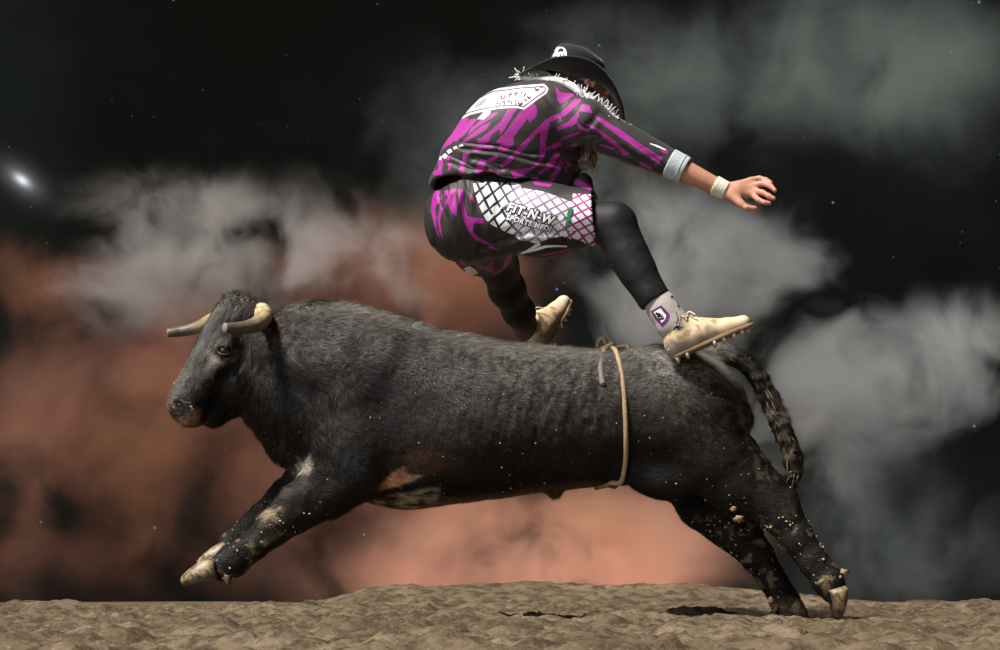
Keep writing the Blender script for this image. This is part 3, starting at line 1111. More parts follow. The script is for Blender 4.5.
    bright = (rng.random((N, 1)) < 0.42)
    hc = vc * (0.5 + 0.8 * rng.random((N, 1))) + clump * bright * np.array((0.19, 0.165, 0.135)) * rng.random((N, 1)) ** 2.6 * up[:, None]  # pale clumps paint the coat's shiny streaks, strongest where the hide faces up
    hc = np.repeat(hc, 3, 0)
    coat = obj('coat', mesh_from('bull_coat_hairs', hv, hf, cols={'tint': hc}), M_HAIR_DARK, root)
    tag(coat, 'short black coat with dust and painted highlights on the back', kind='stuff')

    # horns: out sideways, then forwards, with sawn-off tips
    def horn(path, r0, r1):
        c = curve_pts(path, 40)
        s = np.linspace(0, 1, 40)
        r = (r0 + (r1 - r0) * s ** 0.9) * (1 + 0.03 * np.sin(s * 70) * (1 - s) ** 2)
        vv, ff = tube(c, r, 20, caps=False)
        # a flat sawn tip with a soft bevel
        tip = c[-1] + (c[-1] - c[-2]) / np.linalg.norm(c[-1] - c[-2]) * 0.004
        k = len(vv)
        ring = vv[-20:] * 0.8 + tip * 0.2 + (c[-1] - c[-2]) / np.linalg.norm(c[-1] - c[-2]) * 0.003
        vv = np.concatenate([vv, ring, [tip]])
        for i in range(20):
            j = (i + 1) % 20
            ff.append((k - 20 + i, k - 20 + j, k + j, k + i))
            ff.append((k + i, k + j, k + 20))
        tt = np.concatenate([np.repeat(s, 20), np.ones(21)])
        nz = fbm(vv * np.array((70, 70, 70)), 3, 61)
        colr = np.array((0.34, 0.23, 0.11))[None] * (1 - tt[:, None]) + np.array((0.28, 0.22, 0.14))[None] * tt[:, None]
        gray = np.clip(sstep(tt + 0.25 * nz, 0.55, 0.85), 0, 1)[:, None]
        colr = colr * (1 - gray) + np.array((0.085, 0.072, 0.058)) * gray
        colr = colr * (1 + 1.1 * nz[:, None])
        pale = np.exp(-((tt - 0.30) / 0.22) ** 2)[:, None]
        colr = colr * (1 - 0.55 * pale) + np.array((0.80, 0.63, 0.38)) * 0.55 * pale * (1 + 0.7 * nz[:, None])
        tipm = (np.arange(len(vv)) >= k)[:, None]
        colr = np.where(tipm, np.array((0.30, 0.27, 0.22)), colr)
        return mesh_from('horn', vv, ff, cols={'tint': np.clip(colr, 0.01, 1)})
    h0 = horn([H(252, 320, -0.03), H(257, 316, -0.08), H(262, 312, -0.135), H(263, 318, -0.19), H(254, 325, -0.235), H(239, 328, -0.265), H(225, 328, -0.28)], 0.040, 0.0185)
    tag(obj('horn', h0, M_HORN, root), 'cream horn with grey sawn tip curving forward beside the eye')
    h1 = horn([H(244, 320, 0.03), H(236, 317, 0.08), H(226, 316, 0.135), H(213, 320, 0.19), H(199, 327, 0.235), H(184, 331, 0.265), H(168, 333, 0.28)], 0.038, 0.0165)
    tag(obj('horn', h1, M_HORN, root), 'cream horn pointing forward past the forehead')

    # eyes
    for s in (-1, 1):
        c = H(224.5, 350.5, s * 0.106)
        bpy_sphere = uv_sphere(c, 0.0245, 20, 12)
        e = obj('eye', mesh_from('bull_eye', *bpy_sphere), M_EYE, root)
        lids = []
        nd = HD(-0.25, s, 0.02); nd /= np.linalg.norm(nd)
        ux = np.cross(nd, (0, 0, 1)); ux /= np.linalg.norm(ux)
        uz = np.cross(ux, nd)
        ring = [c + nd * (0.0165 - 0.006 * math.cos(2 * a)) + ux * 0.0255 * math.cos(a) + uz * (0.0175 * math.sin(a)) for a in np.linspace(0, 2 * math.pi, 28, endpoint=False)]
        lid = tube(ring, 0.0036, 8, closed=True)
        obj('eyelid', mesh_from('eyelid', *lid), simple_mat('eyelid_skin', (0.022, 0.018, 0.016), 0.45, 0.4, 0.2), e)

    # hooves: two claws and two dew claws a leg
    def claw(base_c, fwd, up, length, rad, side_dir):
        fwd = np.array(fwd, float); fwd /= np.linalg.norm(fwd)
        up = np.array(up, float); up -= up @ fwd * fwd; up /= np.linalg.norm(up)
        sd = np.cross(fwd, up)
        prof = [(-0.15, 0.80, 0.85), (-0.02, 1.0, 1.0), (0.02, 1.04, 1.02), (0.3, 1.0, 0.90), (0.6, 0.90, 0.70), (0.85, 0.66, 0.50), (0.97, 0.40, 0.34), (1.0, 0.12, 0.15)]
        vv, S = [], 18
        for t, wf, hf in prof:
            for i in range(S):
                a = 2 * math.pi * i / S
                ca, sa = math.cos(a), math.sin(a)
                yy = sa * rad * hf
                yy = max(yy, -0.55 * rad * (1 - 0.15 * t))       # flat sole
                yy -= 0.30 * rad * t * t
                cx = base_c + fwd * (t * length) + sd * (ca * rad * wf * 0.86) + up * yy + side_dir * (0.25 * rad * t * (1 - t))
                vv.append(cx)
        ff = []
        for r in range(len(prof) - 1):
            for i in range(S):
                j = (i + 1) % S
                ff.append((r * S + i, r * S + j, (r + 1) * S + j, (r + 1) * S + i))
        ff.append(tuple(range(S - 1, -1, -1)))
        ff.append(tuple(range((len(prof) - 1) * S, len(prof) * S)))
        vv = np.array(vv)
        tt = np.repeat([p[0] for p in prof], S)
        nz = fbm(vv * 60, 3, 15)
        low = (vv - base_c) @ up
        colr = np.array((0.30, 0.22, 0.12)) * (1 + 1.2 * nz[:, None])
        dark = np.clip(sstep(-low, 0.0, rad * 0.6), 0, 1)[:, None]
        colr = colr * (1 - 0.8 * dark) + np.array((0.06, 0.045, 0.03)) * 0.8 * dark
        grey = sstep(nz, 0.1, 0.4)[:, None]
        colr = colr * (1 - 0.6 * grey) + np.array((0.22, 0.21, 0.19)) * 0.6 * grey
        return mesh_from('hoof_claw', vv, ff, cols={'tint': np.clip(colr, 0.01, 1)})
    Yv = np.array((0, 1.0, 0))

    def foot(fet, fwd, up, length, rad, spread=0.036, offs=(0, 0)):
        fwd = np.array(fwd, float); fwd /= np.linalg.norm(fwd)
        up = np.array(up, float)
        for i, s in enumerate((-1, 1)):
            bb = fet + Yv * s * spread + up * (offs[i])
            obj('hoof_claw', claw(bb, fwd, up, length, rad, Yv * s), M_HOOF, root)
            dc = fet - fwd * 0.052 - up * rad * 0.72 + Yv * s * 0.03
            obj('dew_claw', claw(dc, fwd * 0.4 - up, fwd, 0.03, 0.014, Yv * s * 0.2), M_HOOF, root)
    foot(P(212, 571, -0.16), (-0.93, 0, -0.22), (-0.26, 0, 0.93), 0.110, 0.046, 0.036, (0, 0.006))
    foot(P(225, 554, 0.15), (-0.93, 0, -0.28), (-0.28, 0, 0.93), 0.105, 0.042)
    foot(P(835, 592, -0.145), (0.28, 0, -0.96), (0.96, 0, 0.28), 0.085, 0.042, 0.030)
    foot(P(792, 608, 0.145), (0.80, 0, -0.60), (0.60, 0, 0.80), 0.070, 0.042, 0.032)

    # tail switch
    rng = random.Random(5)
    paths = []
    for i in range(120):
        a = rng.random() * 2 * math.pi
        r = 0.026 * math.sqrt(rng.random())
        t0 = 0.35 + 0.6 * rng.random()
        s = tl[int(t0 * 15)] + np.array((r * math.cos(a), r * math.sin(a), 0))
        if t0 < 0.8:
            d = tl[min(15, int(t0 * 15) + 2)] - tl[int(t0 * 15)]
            d = d / np.linalg.norm(d)
            o = np.array((math.cos(a), math.sin(a), 0.1)) * 0.028
            paths.append(curve_pts([tl[int(t0 * 15)] + o * 0.9, tl[int(t0 * 15)] + o * 1.15 + d * 0.03, tl[int(t0 * 15)] + o * (1.2 + 0.5 * rng.random()) + d * 0.065], 6))
        else:
            e = P(786 + 16 * (rng.random() - 0.35), 489 + 10 * rng.random(), (rng.random() - 0.5) * 0.07)
            m = P(795 + 8 * (rng.random() - 0.5), 474 + 5 * rng.random(), (rng.random() - 0.5) * 0.06)
            paths.append(curve_pts([s, m, e], 8))
    for i in range(70):
        s = tl[-1 - rng.randint(0, 2)] + np.array([(rng.random() - 0.5) * 0.045 for _ in range(3)])
        e = P(rng.uniform(775, 799), rng.uniform(480, 497), rng.uniform(-0.04, 0.04))
        m = P(rng.uniform(788, 800), rng.uniform(470, 482), rng.uniform(-0.04, 0.04))
        paths.append(curve_pts([s, m, e], 8))
    vv, ff = join([tube(p, np.linspace(0.0036, 0.0012, len(p)), 4) for p in paths])
    cc = np.where(hash3(np.arange(len(vv)) // 40, np.arange(len(vv)) // 40, np.arange(len(vv)) // 40, 3)[:, None] > 0.62, np.array((0.20, 0.155, 0.10)), np.array((0.030, 0.024, 0.018)))
    tg = obj('tail_switch', mesh_from('tail_switch', vv, ff, cols={'tint': cc}), M_HAIR_DARK, root)
    tag(tg, 'muddy matted hair at the end of the tail', kind='stuff')

    # curls on the poll
    paths = []
    for i in range(260):
        pxx, pyy, yl = rng.uniform(216, 262), 0, rng.uniform(-0.09, 0.09)
        o = H(pxx, 330, yl)
        s = f.hit(o, (0, 0, 1), -0.02, 0.25)
        d = np.array((rng.uniform(-1, 1), rng.uniform(-1, 1), rng.uniform(0.1, 0.7)))
        d2 = np.array((rng.uniform(-1, 1), rng.uniform(-1, 1), rng.uniform(-0.6, 0.4)))
        paths.append(curve_pts([s - (0, 0, 0.004), s + d * 0.012, s + d * 0.014 + d2 * 0.014], 6))
    vv, ff = join([tube(p, np.linspace(0.0022, 0.0007, len(p)), 4) for p in paths])
    cc = np.tile(np.array((0.060, 0.053, 0.047)), (len(vv), 1))
    cc *= (0.5 + 1.3 * hash3(np.arange(len(vv)) // 24, np.arange(len(vv)) // 24, np.arange(len(vv)) // 24, 9))[:, None]
    tag(obj('poll_curls', mesh_from('poll_curls', vv, ff, cols={'tint': cc}), M_HAIR_DARK, root), kind='stuff')

    # frizzy grey hair standing along the top line of neck and withers
    paths = []
    for i in range(900):
        pxx = rng.uniform(270, 470) if i < 700 else rng.uniform(470, 720)
        yl = rng.gauss(0, 0.05)
        o = P(pxx, 400, yl)
        s = f.hit(o, (0, 0, 1), 0.0, 0.45)
        k = 1.0 if pxx < 420 else 0.55
        d = np.array((rng.uniform(-0.5, 1.2), rng.uniform(-1, 1), rng.uniform(0.0, 0.45))) * k
        d2 = np.array((rng.uniform(-1, 1), rng.uniform(-1, 1), rng.uniform(-0.5, 0.3))) * k
        paths.append(curve_pts([s - (0, 0, 0.005), s + d * 0.011, s + d * 0.013 + d2 * 0.013], 5))
    vv, ff = join([tube(p, np.linspace(0.0019, 0.0007, len(p)), 3) for p in paths])
    kk = np.arange(len(vv)) // 15
    cc = np.array((0.24, 0.225, 0.20)) * (0.15 + 1.2 * hash3(kk, kk, kk, 19) ** 2)[:, None]
    tag(obj('withers_curls', mesh_from('withers_curls', vv, ff, cols={'tint': cc}), M_HAIR_DARK, root), kind='stuff')

    # specks of dirt stuck to the hide
    rs = np.random.default_rng(12)
    cand = np.nonzero(n[q[:, 0], 1] < 0.05)[0]
    parts = []
    tet = np.array([(1, 1, 1), (-1, -1, 1), (-1, 1, -1), (1, -1, -1)], float) * 0.6
    octa = np.array([(1, 0, 0), (-1, 0, 0), (0, 1, 0), (0, -1, 0), (0, 0, 1), (0, 0, -1)], float)
    of = [(0, 2, 4), (2, 1, 4), (1, 3, 4), (3, 0, 4), (2, 0, 5), (1, 2, 5), (3, 1, 5), (0, 3, 5)]
    wts = area[cand] * (9.0 * wetm[q[cand, 0]] + 0.5 + 5.0 * ((wq[cand] > 515) & (uq[cand] > 690)) + 2.2 * ((wq[cand] > 505) & (uq[cand] < 320)) + 0.9 * (wq[cand] > 440))
    for i in rs.choice(cand, 640, p=wts / wts.sum()):
        leg = wq[i] > 512
        r = (0.0010 + 0.0030 * rs.random() ** 2.2) * (1.3 if leg else 1.0)
        parts.append((quad_c[i] + n[q[i, 0]] * r * 0.8 + octa * r * rs.uniform(0.6, 1.3, (6, 3)), of))
    m = simple_mat('dirt_specks', (0.60, 0.50, 0.36), 0.8, 0.2, 0.5, 300)
    tag(obj('dirt_specks', mesh_from('dirt_specks', *join(parts), smooth=False), m, root), 'pale flecks of dirt stuck to the hide', kind='stuff')
    return root, f


def uv_sphere(c, r, seg=16, rings=10):
    r = np.broadcast_to(np.asarray(r, float), (3,))
    v = [np.array((0, 0, 1.0))]
    for i in range(1, rings):
        th = math.pi * i / rings
        for j in range(seg):
            a = 2 * math.pi * j / seg
            v.append(np.array((math.sin(th) * math.cos(a), math.sin(th) * math.sin(a), math.cos(th))))
    v.append(np.array((0, 0, -1.0)))
    f = []
    for j in range(seg):
        f.append((0, 1 + j, 1 + (j + 1) % seg))
        for i in range(rings - 2):
            a = 1 + i * seg
            f.append((a + j, a + seg + j, a + seg + (j + 1) % seg, a + (j + 1) % seg))
        a = 1 + (rings - 2) * seg
        f.append((a + j, len(v) - 1, a + (j + 1) % seg))
    return np.array(v) * r + np.asarray(c), f


BULL, BULL_F = build_bull()


# ------------------------------------------------------------------ flank rope
def rope_strands(path, rad, turns, closed=False, nstr=3, sides=6):
    path = np.asarray(path)
    n = len(path)
    tan = (np.roll(path, -1, 0) - np.roll(path, 1, 0)) if closed else np.gradient(path, axis=0)
    tan /= np.linalg.norm(tan, axis=1)[:, None] + 1e-12
    cur = np.array((0.0, 1.0, 0.0)) if abs(tan[0, 1]) < 0.9 else np.array((1.0, 0, 0))
    u = np.zeros_like(path)
    for i in range(n):
        cur = cur - cur @ tan[i] * tan[i]
        cur /= np.linalg.norm(cur)
        u[i] = cur
    w = np.cross(tan, u)
    out = []
    for k in range(nstr):
        a = 2 * math.pi * (np.arange(n) / n * turns + k / nstr)
        out.append(tube(path + rad * 0.52 * (np.cos(a)[:, None] * u + np.sin(a)[:, None] * w), rad * 0.56, sides, closed=closed))
    return join(out)


def build_rope():
    m = simple_mat('rope_fibre', (0.46, 0.33, 0.20), 0.85, 0.15, 0.35, 120, 0.6, 300)
    root = empty('flank_rope', tuple(P(608, 350, 0)))
    tag(root, 'tan twisted flank rope knotted on top of the bull\'s back', 'rope')
    # loop: slanted plane round the loins
    prof = [(607, 351), (613, 358), (619, 368), (623, 385), (625, 410), (626, 440), (625, 465), (622, 480), (612, 489), (598, 492)]
    near = []
    for i, (a, b) in enumerate(prof):
        o = P(a, b, 0.05)
        if 2 <= i <= 7:
            h = BULL_F.hit(P(a, b, 0.0), (0, -1, 0), 0.0, 0.42)
            h = P(a, b, h[1] - 0.008)
        else:
            h = None
        near.append(h)
    top = BULL_F.hit(P(610, 400, 0.0), (0, 0, 1), 0, 0.4) + (0, 0, 0.006)
    t1 = BULL_F.hit(P(612, 400, -0.06), (0, 0, 1), 0, 0.4) + (0, 0, 0.006)
    t2 = BULL_F.hit(P(615, 400, -0.12), (0, 0, 1), 0, 0.4) + (0, 0, 0.007)
    b1 = BULL_F.hit(P(610, 440, -0.10), (0, 0, -1), 0, 0.4) - (0, 0, 0.006)
    b0 = BULL_F.hit(P(596, 440, 0.0), (0, 0, -1), 0, 0.4) - (0, 0, 0.006)
    pts = [top, t1, t2] + [h for h in near if h is not None][1:] + [b1, b0]
    far = [np.array((p[0], -p[1], p[2])) for p in (pts[-2], *pts[-3:2:-1], t2, t1)]
    fixed = []
    for p in far:
        fixed.append(p)
    c = curve_pts(pts + fixed + [top], 520)[:-1]
    obj('rope_loop', mesh_from('rope_loop', *rope_strands(c, 0.0085, 60, closed=True)), m, root)
    # knot: a lumpy overhand of three tight turns
    kc = P(607, 350, -0.03) + np.array((0, 0, 0.008))
    t = np.linspace(0, 2 * math.pi, 140, endpoint=False)
    tre = np.stack([0.024 * (np.sin(t) + 1.3 * np.sin(2 * t)) * 0.75, 0.022 * (np.cos(t) - 1.3 * np.cos(2 * t)) * 0.75, 0.020 * -np.sin(3 * t)], 1)
    kn = kc + tre @ np.array([[0.8, 0, 0.6], [0, 1, 0], [-0.6, 0, 0.8]]).T
    obj('knot', mesh_from('knot', *rope_strands(kn, 0.0095, 16, closed=True)), m, root)
    bow = curve_pts([kc + (0.01, -0.01, 0.0), P(619, 347, -0.06), P(628, 346, -0.07), P(626, 353, -0.09), P(614, 353, -0.07), kc], 60)
    obj('bow_loop', mesh_from('bow_loop', *rope_strands(bow, 0.0085, 8)), m, root)
    def skin(a, b, off):
        return P(a, b, BULL_F.hit(P(a, b, 0.0), (0, -1, 0), 0.0, 0.42)[1] - off)
    path = [kc, P(603, 353, -0.12)] + [skin(a, b, 0.014) for a, b in ((601.5, 358), (601, 363), (600.5, 368), (601, 374), (602, 380), (603, 385))]
    end = curve_pts(path, 60)
    e = obj('rope_end', mesh_from('rope_end', *rope_strands(end, 0.0090, 9)), m, root)
    wp = end[int(60 * 0.62):]
    tape = obj('end_whipping', mesh_from('end_whipping', *tube(wp, 0.0112, 12)), simple_mat('whipping_tape', (0.16, 0.13, 0.13), 0.6, 0.3, 0.9, 240), e)
    return root


build_rope()


# ------------------------------------------------------------------ the jumping man
M_SKIN = tint_mat('skin', 0.5, 0.35, 0.12, 160)
M_JERSEY = print_mat()
M_SHORTS = shorts_mat()
M_TIGHTS = simple_mat('black_tights', (0.012, 0.013, 0.014), 0.6, 0.25, 0.25, 30, 0.15, 60, 0.0)
M_FELT = simple_mat('black_felt', (0.012, 0.0115, 0.0115), 0.8, 0.2, 0.25, 30, 0.15, 200, 0.25)
M_WHITE = simple_mat('white_cotton', (0.80, 0.80, 0.80), 0.8, 0.2, 0.08, 120)
M_TAPE = simple_mat('athletic_tape', (0.72, 0.68, 0.56), 0.8, 0.2, 0.10, 60, 0.4, 150)
M_CUFF = simple_mat('grey_elastic', (0.46, 0.52, 0.55), 0.75, 0.2, 0.10, 60, 0.3, 200)
M_SHOE = tint_mat('shoe_leather', 0.55, 0.35, 0.25, 120)
M_SOLE = simple_mat('dirty_sole', (0.23, 0.16, 0.09), 0.7, 0.3, 0.5, 60)
M_STUD = simple_mat('stud_plastic', (0.70, 0.66, 0.58), 0.4, 0.4, 0.25, 90)
M_SOCK = tint_mat('sock_knit', 0.85, 0.15, 0.3, 300)
M_BEARD = tint_mat('beard_hair', 0.6, 0.3, 0.0)
M_INK = simple_mat('black_print', (0.012, 0.011, 0.012), 0.6, 0.3, 0.1)
M_WPRINT = simple_mat('white_print', (0.85, 0.85, 0.86), 0.6, 0.3, 0.04)
M_GREEN = simple_mat('green_print', (0.010, 0.20, 0.085), 0.5, 0.4, 0.25, 200)
M_PURPLE = simple_mat('purple_print', (0.13, 0.012, 0.17), 0.6, 0.3, 0.15)
M_PINKPRINT = simple_mat('plum_print', (0.20, 0.02, 0.11), 0.6, 0.3, 0.15)

S_R, E_R, W_R = P(588, 124, -0.14), P(660, 159, -0.17), P(724, 190, -0.19)      # right arm
S_L, E_L, W_L = P(548, 116, 0.20), P(520, 130, 0.44), P(528, 132, 0.68)         # left arm, out of sight behind him
HIP_R, KNEE_R, ANK_R = P(497, 216, -0.06), P(613, 224, -0.19), P(671, 326, -0.26)
HIP_L, KNEE_L, ANK_L = P(487, 224, 0.12), P(499, 266, 0.48), P(527, 330, 0.79)
HEADC = P(581, 88, 0.03)


def arm_chain(f, S, E, W, grow, k=0.03, end=1.0):
    f.cone(S, E, 0.046 + grow, 0.038 + grow, k)
    m = E + (W - E) * 0.3
    f.cone(E, m, 0.038 + grow, 0.0405 + grow, k)
    f.cone(m, W, 0.0405 + grow, 0.0275 + grow, k)


def hand(f, W, d, up, out, scale=1.0):
    """d: wrist to knuckles, up: towards the little finger, out: palm side"""
    d, up, out = [np.array(a, float) / np.linalg.norm(a) for a in (d, up, out)]
    s = scale

    def L(a, b, c):
        return W + (d * a + up * b + out * c) * s
    # palm
    f.cone(W - d * 0.01, L(0.035, 0.0, 0.0), 0.0250 * s, 0.027 * s, 0.015, 0.85)
    f.cone(L(0.02, 0.014, 0), L(0.078, 0.028, 0), 0.017 * s, 0.0125 * s, 0.012)
    f.cone(L(0.02, -0.010, 0), L(0.082, -0.018, 0), 0.018 * s, 0.0125 * s, 0.012)
    f.cone(L(0.02, 0.0, 0), L(0.086, 0.005, 0), 0.017 * s, 0.0125 * s, 0.012)
    # fingers: little, ring, middle, index (from the top down)
    tips = [((0.076, 0.032, 0), (0.107, 0.036, 0.004), (0.126, 0.030, 0.014), (0.142, 0.020, 0.024), 0.0086),
            ((0.084, 0.013, 0), (0.118, 0.016, 0.014), (0.140, 0.006, 0.030), (0.151, -0.008, 0.040), 0.0092),
            ((0.085, -0.004, 0), (0.112, -0.014, 0.020), (0.130, -0.026, 0.034), (0.145, -0.036, 0.038), 0.0094),
            ((0.080, -0.021, 0), (0.096, -0.038, 0.018), (0.114, -0.049, 0.026), (0.132, -0.054, 0.026), 0.0090)]
    for a, b, c, e, r in tips:
        f.chain([L(*a), L(*b), L(*c), L(*e)], [r * s * 1.12, r * s, r * s * 0.92, r * s * 0.80], 0.006)
    # thumb leaves the lower side near its base
    f.cone(L(0.012, -0.014, 0.008), L(0.040, -0.047, 0.018), 0.020 * s, 0.0135 * s, 0.014)
    f.chain([L(0.036, -0.044, 0.016), L(0.056, -0.062, 0.020), L(0.084, -0.068, 0.018)], [0.0125 * s, 0.0112 * s, 0.0088 * s], 0.007)
    return L


def leg_chain(f, Hp, K, A, grow, k=0.04):
    f.cone(Hp, K, 0.086 + grow, 0.056 + grow, k)
    back = np.array((-0.012, 0, -0.004))
    c = K + (A - K) * 0.30 + back
    f.cone(K, c, 0.054 + grow, 0.054 + grow, k)
    f.cone(c, K + (A - K) * 0.65, 0.054 + grow, 0.042 + grow, k)
    f.cone(K + (A - K) * 0.65, A, 0.042 + grow, 0.036 + grow, k)


def text_polys(body, size, offset=0.0):
    cu = bpy.data.curves.new('lettering', 'FONT')
    cu.body = body
    cu.size = size
    cu.offset = offset
    cu.resolution_u = 3
    cu.space_character = 1.12
    cu.fill_mode = 'FRONT'
    o = bpy.data.objects.new('lettering', cu)
    COL.objects.link(o)
    dg = bpy.context.evaluated_depsgraph_get()
    me = o.evaluated_get(dg).to_mesh()
    v = np.array([tuple(p.co) for p in me.vertices])
    f = [tuple(p.vertices) for p in me.polygons]
    o.evaluated_get(dg).to_mesh_clear()
    bpy.data.objects.remove(o)
    bpy.data.curves.remove(cu)
    return v, f


VIEW = Vector((0, -CAMD, CAMZ))        # where the print shapes were measured from


class Decal:
    """lays flat print shapes on a garment, just proud of the cloth"""
    def __init__(self, v, q):
        self.bvh = BVHTree.FromPolygons([tuple(p) for p in v], [tuple(int(i) for i in a) for a in q])

    def put(self, name, v2, faces, origin, xdir, ydir, lift, mat, parent, direc=(0, 1, 0)):
        """v2 are (n,2) plane coordinates; origin, xdir, ydir place them in space"""
        direc = Vector(direc)
        x, y = Vector(xdir), Vector(ydir)
        out, ok = [], []
        for a in v2:
            p = Vector(origin) + x * float(a[0]) + y * float(a[1])
            direc = (p - VIEW).normalized()
            hit = self.bvh.ray_cast(VIEW, direc)
            ok.append(hit[0] is not None and hit[0].y < 0.6)
            out.append(tuple((hit[0] if hit[0] is not None else p) - direc * lift))
        if not isinstance(faces, list):
            faces = [tuple(f) for f in faces]
        faces = [f for f in faces if all(ok[i] for i in f)]
        # a scrap cut off by the edge of the cloth is dropped: keep the largest joined piece of a stroke
        if name in ('piping', 'sock_print'):
            lab = list(range(len(out)))

            def find(i):
                while lab[i] != i:
                    i = lab[i]
                return i
            for f in faces:
                for i in f[1:]:
                    lab[find(i)] = find(f[0])
            if not faces:
                return None
            count = {}
            for f in faces:
                count[find(f[0])] = count.get(find(f[0]), 0) + 1
            best = max(count, key=count.get)
            faces = [f for f in faces if find(f[0]) == best]
            used = sorted({i for f in faces for i in f})
            idx = {a: k for k, a in enumerate(used)}
            out = [out[i] for i in used]
            faces = [tuple(idx[i] for i in f) for f in faces]
        o = obj(name, mesh_from(name, np.array(out), faces, smooth=False), mat, parent)
        return o


def stroke(pts, w, n=6):
    """flat ribbon polygon strip along 2-D points"""
    pts = np.array(pts, float)
    s = np.concatenate([[0], np.cumsum(np.linalg.norm(np.diff(pts, axis=0), axis=1))])
    m = max(2, n * (len(pts) - 1))
    t = np.linspace(0, s[-1], m)
    c = np.stack([np.interp(t, s, pts[:, 0]), np.interp(t, s, pts[:, 1])], 1)
    d = np.gradient(c, axis=0)
    d /= np.linalg.norm(d, axis=1)[:, None] + 1e-9
    nrm = np.stack([-d[:, 1], d[:, 0]], 1)
    w = np.broadcast_to(np.asarray(w, float), (m,)) if np.ndim(w) == 0 else np.interp(np.linspace(0, 1, m), np.linspace(0, 1, len(w)), w)
    v = np.concatenate([c - nrm * w[:, None] / 2, c + nrm * w[:, None] / 2])
    f = [(i, i + 1, m + i + 1, m + i) for i in range(m - 1)]
    return v, f


def fan(pts, rings=4):
    """filled star-shaped polygon with a few inner rings, so it can follow a curved cloth"""
    pts = np.array(pts, float)
    dense = []
    for a, b in zip(pts, np.roll(pts, -1, 0)):
        for t in np.linspace(0, 1, 5)[:-1]:
            dense.append(a + (b - a) * t)
    dense = np.array(dense)
    c = dense.mean(0)
    n = len(dense)
    v = [c]
    for r in range(1, rings + 1):
        v += list(c + (dense - c) * r / rings)
    f = [(0, 1 + i, 1 + (i + 1) % n) for i in range(n)]
    for r in range(rings - 1):
        a, b = 1 + r * n, 1 + (r + 1) * n
        f += [(a + i, b + i, b + (i + 1) % n, a + (i + 1) % n) for i in range(n)]
    return np.array(v), f


def pw(px, py):
    """photo pixel -> metres in the x-z plane of the bull, for prints"""
    return ((px - 500) / PXM, (HOR - py) / PXM)


